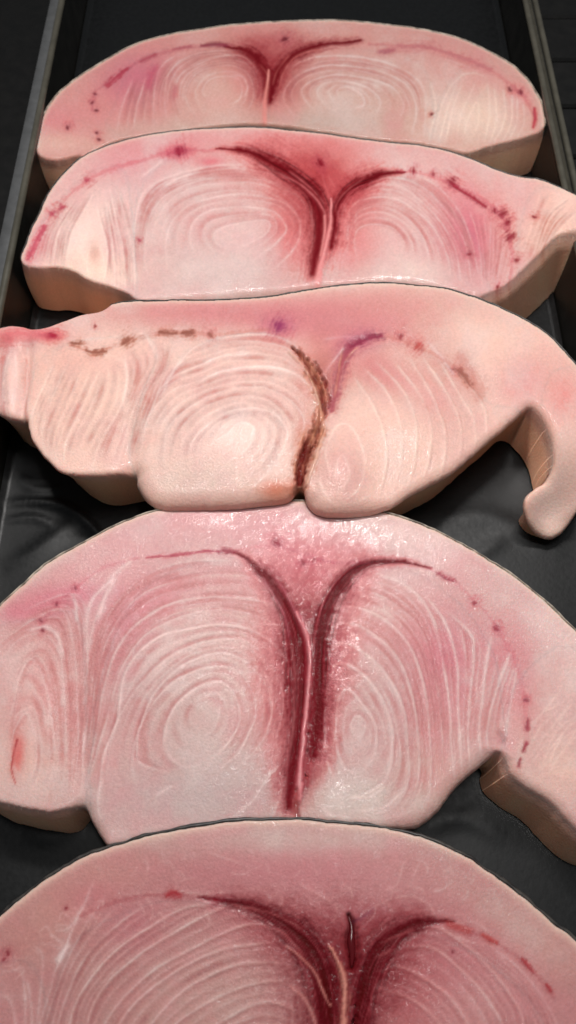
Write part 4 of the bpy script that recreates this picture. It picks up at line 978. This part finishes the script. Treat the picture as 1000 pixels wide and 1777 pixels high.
# ============================================================ steak 5, cut by the lower frame
def steak5():
    pass
    h = 0.0365
    c = Chart(1380, 2080, (204, 160, 156), 91)
    zl = lambda p: Z(0, 1420, .5, p); zr = lambda p: Z(500, 1420, .5, p)
    c.blob(500, 1450, 400, 50, (212, 172, 166), .8); c.blob(480, 1510, 220, 50, (204, 146, 148), .8); c.blob(800, 1540, 150, 60, (210, 164, 160), .7, 30); c.blob(930, 1640, 90, 70, (208, 168, 158), .8, 40)
    c.blob(130, 1560, 120, 60, (206, 168, 156), .8, -30); c.blob(160, 1560, 60, 40, (204, 144, 146), .7); c.blob(40, 1640, 60, 50, (202, 158, 150), .7)
    c.blob(250, 1680, 150, 90, (196, 146, 144), .85, -35); c.blob(350, 1740, 150, 80, (196, 158, 150), .8, -20); c.blob(220, 1620, 60, 50, (200, 126, 136), .6, -40)
    c.blob(800, 1680, 110, 90, (204, 144, 146), .8, 40); c.blob(720, 1740, 90, 70, (194, 118, 120), .7, 30); c.blob(870, 1740, 80, 90, (208, 150, 152), .7)
    c.blob(560, 1620, 120, 60, (186, 110, 114), .8); c.blob(640, 1590, 70, 30, (192, 126, 130), .6); c.blob(470, 1620, 100, 40, (178, 90, 98), .6, 30); c.blob(680, 1670, 80, 60, (168, 70, 80), .7, -35)
    c.blob(300, 1740, 170, 100, (206, 178, 168), .6, -20); c.blob(170, 1660, 60, 70, (206, 174, 164), .4, 20); c.blob(840, 1760, 90, 80, (210, 172, 166), .5); c.blob(500, 1455, 300, 26, (216, 190, 180), .6); c.blob(880, 1590, 120, 30, (214, 182, 172), .5, 38)
    c.region([(50, 2010), (80, 1800), (115, 1660), (200, 1590), (330, 1565), (450, 1600), (530, 1670), (558, 1750), (565, 1850), (560, 2040)], 1)
    c.region([(600, 2030), (622, 1800), (650, 1690), (710, 1625), (800, 1645), (890, 1710), (950, 1800), (960, 1940), (760, 2050)], 2)
    c.region([(-100, 1960), (-95, 1750), (-40, 1690), (40, 1670), (72, 1720), (75, 1830), (45, 2000)], 3)
    Lk = [[(140, 900), (130, 760), (160, 650), (200, 520), (270, 350), (330, 210)], [(190, 900), (195, 780), (225, 640), (300, 480), (420, 360), (520, 300)], [(240, 900), (240, 780), (265, 640), (380, 480), (520, 380), (640, 310), (780, 300)],
          [(280, 900), (290, 780), (340, 620), (450, 500), (600, 400), (780, 310), (880, 320), (960, 360)], [(320, 900), (335, 780), (400, 660), (520, 540), (650, 460), (850, 372), (950, 380)], [(380, 900), (390, 780), (455, 660), (600, 540), (760, 460), (960, 428)],
          [(460, 900), (480, 790), (545, 690), (650, 590), (790, 520), (900, 500), (1000, 502)], [(520, 900), (550, 790), (640, 690), (780, 610), (900, 570), (1010, 562)], [(620, 900), (660, 790), (760, 710), (900, 640), (1000, 655), (1080, 720)], [(700, 900), (760, 790), (900, 720), (1020, 760), (1060, 850)]]
    Lk = [zl(p) for p in Lk]
    c.family(Lk, [1, 1, 1, 0, 0, 0, 0, 0, 0], k=.7, wd=1.9, c=(238, 212, 204), fade=.5)
    c.lines(Lk[2:9], k=.6, wd=2.3, c=(238, 206, 196), fade=.5, h=.0003)
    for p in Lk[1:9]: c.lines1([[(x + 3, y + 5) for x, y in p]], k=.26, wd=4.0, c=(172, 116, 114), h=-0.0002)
    c.lines([zl([(205, 500), (222, 465), (242, 436)])], k=.95, wd=4.2, c=(250, 226, 220), wob=1, fade=.2, h=.0005)
    c.lines([zl(p) for p in ([(0, 540), (70, 530), (85, 600), (90, 740)], [(120, 440), (150, 480), (145, 600), (130, 740)], [(0, 610), (40, 640), (60, 740)], [(230, 400), (270, 345), (290, 300)], [(180, 400), (215, 430)], [(95, 560), (110, 640), (108, 740)])], k=.65, wd=2.0, c=(240, 212, 204))
    Rk = [[(250, 740), (255, 660), (300, 600), (370, 605), (450, 640), (530, 720), (570, 820)], [(300, 540), (380, 515), (470, 550), (560, 620), (620, 714), (660, 830)], [(350, 480), (420, 450), (500, 450), (580, 510), (670, 600), (740, 714), (770, 850)],
          [(430, 400), (520, 380), (600, 430), (700, 520), (790, 640), (815, 720), (840, 850)], [(560, 380), (640, 450), (740, 530), (820, 610), (880, 720), (900, 850)], [(700, 440), (800, 520), (870, 600), (930, 714), (940, 850)]]
    Rk = [zr(p) for p in Rk]
    c.family(Rk, [1, 0, 1, 1, 1], k=.65, wd=1.8, c=(236, 204, 198), fade=.5)
    c.lines(Rk[:4], k=.5, wd=2.2, c=(236, 194, 186), fade=.5, h=.0003)
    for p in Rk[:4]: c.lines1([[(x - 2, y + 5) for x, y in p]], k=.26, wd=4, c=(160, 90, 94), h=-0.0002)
    # fine web of veins in the pale collar
    vn = [zr(p) for p in ([(230, 350), (330, 290), (420, 268), (490, 300), (520, 360), (600, 420), (680, 440), (760, 440)], [(20, 220), (120, 270), (210, 330)], [(470, 130), (440, 190), (430, 230)], [(400, 150), (380, 220), (340, 260)], [(350, 340), (340, 380), (300, 460)], [(560, 370), (640, 360), (700, 400)], [(340, 330), (440, 310), (520, 330), (620, 340)])]
    vn += [zl(p) for p in ([(720, 120), (900, 180), (1010, 205)], [(550, 250), (760, 260), (900, 240), (1000, 225)], [(420, 270), (560, 255), (700, 262)], [(480, 170), (430, 240), (410, 290)], [(340, 220), (350, 190), (330, 160)])]
    for i in range(46):
        x = 120 + 760 * c.rng.rand(); y = 1470 + 110 * c.rng.rand() + 40 * (abs(x - 500) / 400)**2; a = c.rng.rand() * 3.1; l = 15 + 35 * c.rng.rand()
        vn.append([(x, y), (x + l * math.cos(a) * .6, y + l * math.sin(a) * .5), (x + l * math.cos(a + .3), y + l * math.sin(a + .3))])
    for i in range(24):
        x = 20 + 160 * c.rng.rand(); y = 1660 - x * .75 + 60 * c.rng.rand(); a = c.rng.rand() * 6.3; l = 14 + 18 * c.rng.rand()
        vn.append([(x, y), (x + l * math.cos(a) * .6, y + l * math.sin(a) * .6), (x + l * math.cos(a + 1), y + l * math.sin(a + 1))])
    c.lines(vn, k=.55, wd=1.2, c=(238, 208, 198), wob=3, fade=.7)
    left = [(345, 1556, .8), (376, 1562, 3), (420, 1571, 7), (470, 1592, 13), (515, 1624, 20), (546, 1664, 26), (564, 1720, 26), (570, 1790, 24), (564, 1880, 18)]
    right = [(790, 1600, .8), (750, 1599, 4), (705, 1609, 12), (668, 1640, 19), (645, 1680, 20), (630, 1740, 19), (620, 1800, 17), (610, 1880, 12)]
    c.blob(600, 1680, 70, 80, (124, 42, 52), .6); c.blob(590, 1760, 60, 60, (116, 36, 46), .6)
    for g, k, cc in ((2.6, .55, (172, 76, 84)), (1.7, .6, (138, 46, 58)), (1.0, .95, (112, 22, 36))):
        c.stroke([(x, y, w_ * g) for x, y, w_ in left], cc, k, part=5 if g < 1.3 else 0, h=-0.0002, rag=.62 if g < 1.3 else .45)
        c.stroke([(x, y, w_ * g) for x, y, w_ in right], cc, k, part=6 if g < 1.3 else 0, h=-0.0002, rag=.62 if g < 1.3 else .45)
    c.strands(left, 14); c.strands(right, 12)
    c.lines([[(395, 1572), (450, 1578), (500, 1600), (530, 1620)], [(660, 1640), (690, 1622), (720, 1612)], [(650, 1665), (680, 1650)], [(450, 1600), (500, 1625), (530, 1660)]], k=.9, wd=1.7, c=(206, 134, 132), wob=4)
    c.stroke([(498, 1642, 1.4), (525, 1664, 2), (548, 1690, 2.4), (560, 1720, 2), (574, 1748, 1.6)], (206, 146, 136), .8, rag=1.0, part=8, h=.0006)
    c.stroke([(505, 1710, 2), (530, 1735, 3), (548, 1777, 3), (556, 1830, 3)], (214, 160, 152), .75, rag=.6)
    c.stroke([(572, 1640, 2), (586, 1668, 3), (597, 1700, 4), (598, 1740, 5.5), (596, 1790, 6), (594, 1880, 5)], (220, 164, 148), .9, rag=.8, part=7, h=.0010, wet=.4)
    slit = [(606, 1588, 2), (611, 1606, 4), (610, 1632, 7), (612, 1658, 5), (611, 1680, 3)]
    c.stroke([(x, y, w_ * 1.6) for x, y, w_ in slit], (120, 26, 34), .8, h=-0.0030, wet=.9)
    c.stroke([(612, 1600, 2.5), (630, 1590, 3), (648, 1576, 2.5)], (140, 76, 104), .4, rag=1.0)
    n = 10
    for pts in ([(290, 1556, 5), (300, 1550, 8), (312, 1552, 5)], [(905, 1664, 3), (915, 1675, 4), (925, 1687, 3)], [(948, 1710, 2.5), (955, 1720, 4)]):
        c.stroke(pts, (178, 46, 58), .75, rag=.7, part=n); n += 1
    c.stroke([(780, 1605, 7), (800, 1611, 8), (815, 1616, 6)], (190, 92, 86), .7, part=n); n += 1
    c.stroke([(838, 1622, 4), (850, 1630, 6), (862, 1637, 4)], (190, 80, 74), .75, part=n); n += 1
    for x, y, r in [(15, 1655, 5), (8, 1665, 3), (785, 1652, 2), (375, 1562, 6), (115, 1577, 2)]: c.spot(x, y, r, (150, 34, 54), .85, part=n); n += 1
    for q_ in ([(760, 1600, 3), (850, 1630, 3), (915, 1676, 3), (960, 1730, 3)], [(370, 1562, 3), (300, 1553, 4), (220, 1560, 3), (140, 1590, 3)]): c.stroke(q_, (178, 84, 92), .28, rag=1.4)
    c.bulge(330, 1800, 200, 170, .0024); c.bulge(780, 1800, 150, 140, .0022); c.bulge(590, 1750, 30, 120, -.0012)
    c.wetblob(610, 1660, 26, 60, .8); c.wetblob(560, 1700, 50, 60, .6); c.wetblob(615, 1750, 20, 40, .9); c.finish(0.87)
    out = sk([(-95, 1850), (-82, 1720), (-50, 1640), (0, 1590), (30, 1565), (70, 1532), (115, 1502), (150, 1484), (190, 1470), (250, 1453), (325, 1438), (400, 1427), (475, 1422), (520, 1422), (575, 1426), (650, 1434), (715, 1447), (765, 1465), (810, 1485), (850, 1512), (890, 1542), (925, 1570), (960, 1602), (1000, 1632), (1040, 1690), (1070, 1770), (1085, 1850), (1085, 1940)], 1.0, 0.6)
    out += ct([(1000, 1985), (900, 1935), (800, 1965), (720, 2020), (600, 2030), (560, 2005), (500, 2030), (250, 2030), (150, 2000), (0, 1985), (-85, 1940)], 3, 2)
    def extra(root, org):
        # a bead of blood lying in the slit
        P = spline([(p2w(x, y, h)[0], p2w(x, y, h)[1], w_ * 0.00022) for x, y, w_ in [(606, 1592, 1.5), (611, 1610, 4), (610, 1632, 7), (612, 1656, 5), (611, 1676, 2)]], 26)
        V = []; F = []
        for i in range(len(P)):
            for j in range(9):
                a = math.pi * j / 8; V.append((P[i, 0] - org[0] + P[i, 2] * math.cos(a), P[i, 1] - org[1], h - 0.0014 + 0.7 * P[i, 2] * math.sin(a)))
        for i in range(len(P) - 1):
            for j in range(8): F.append((i * 9 + j, i * 9 + j + 1, i * 9 + j + 10, i * 9 + j + 9))
        mesh_obj('blood_pool', V, F, BLOOD, root)['label'] = 'glossy dark blood lying in a slit'
        for x, y, r in [(616, 1745, 4), (618, 1762, 4), (613, 1772, 5), (620, 1735, 3), (606, 1690, 3), (601, 1683, 3)]: dome('bubble', root, org, x, y, h - 0.0008, r * .00024, BUBBLE, .8)
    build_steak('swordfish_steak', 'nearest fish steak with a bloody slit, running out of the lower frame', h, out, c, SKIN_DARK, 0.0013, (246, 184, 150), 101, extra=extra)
steak5()
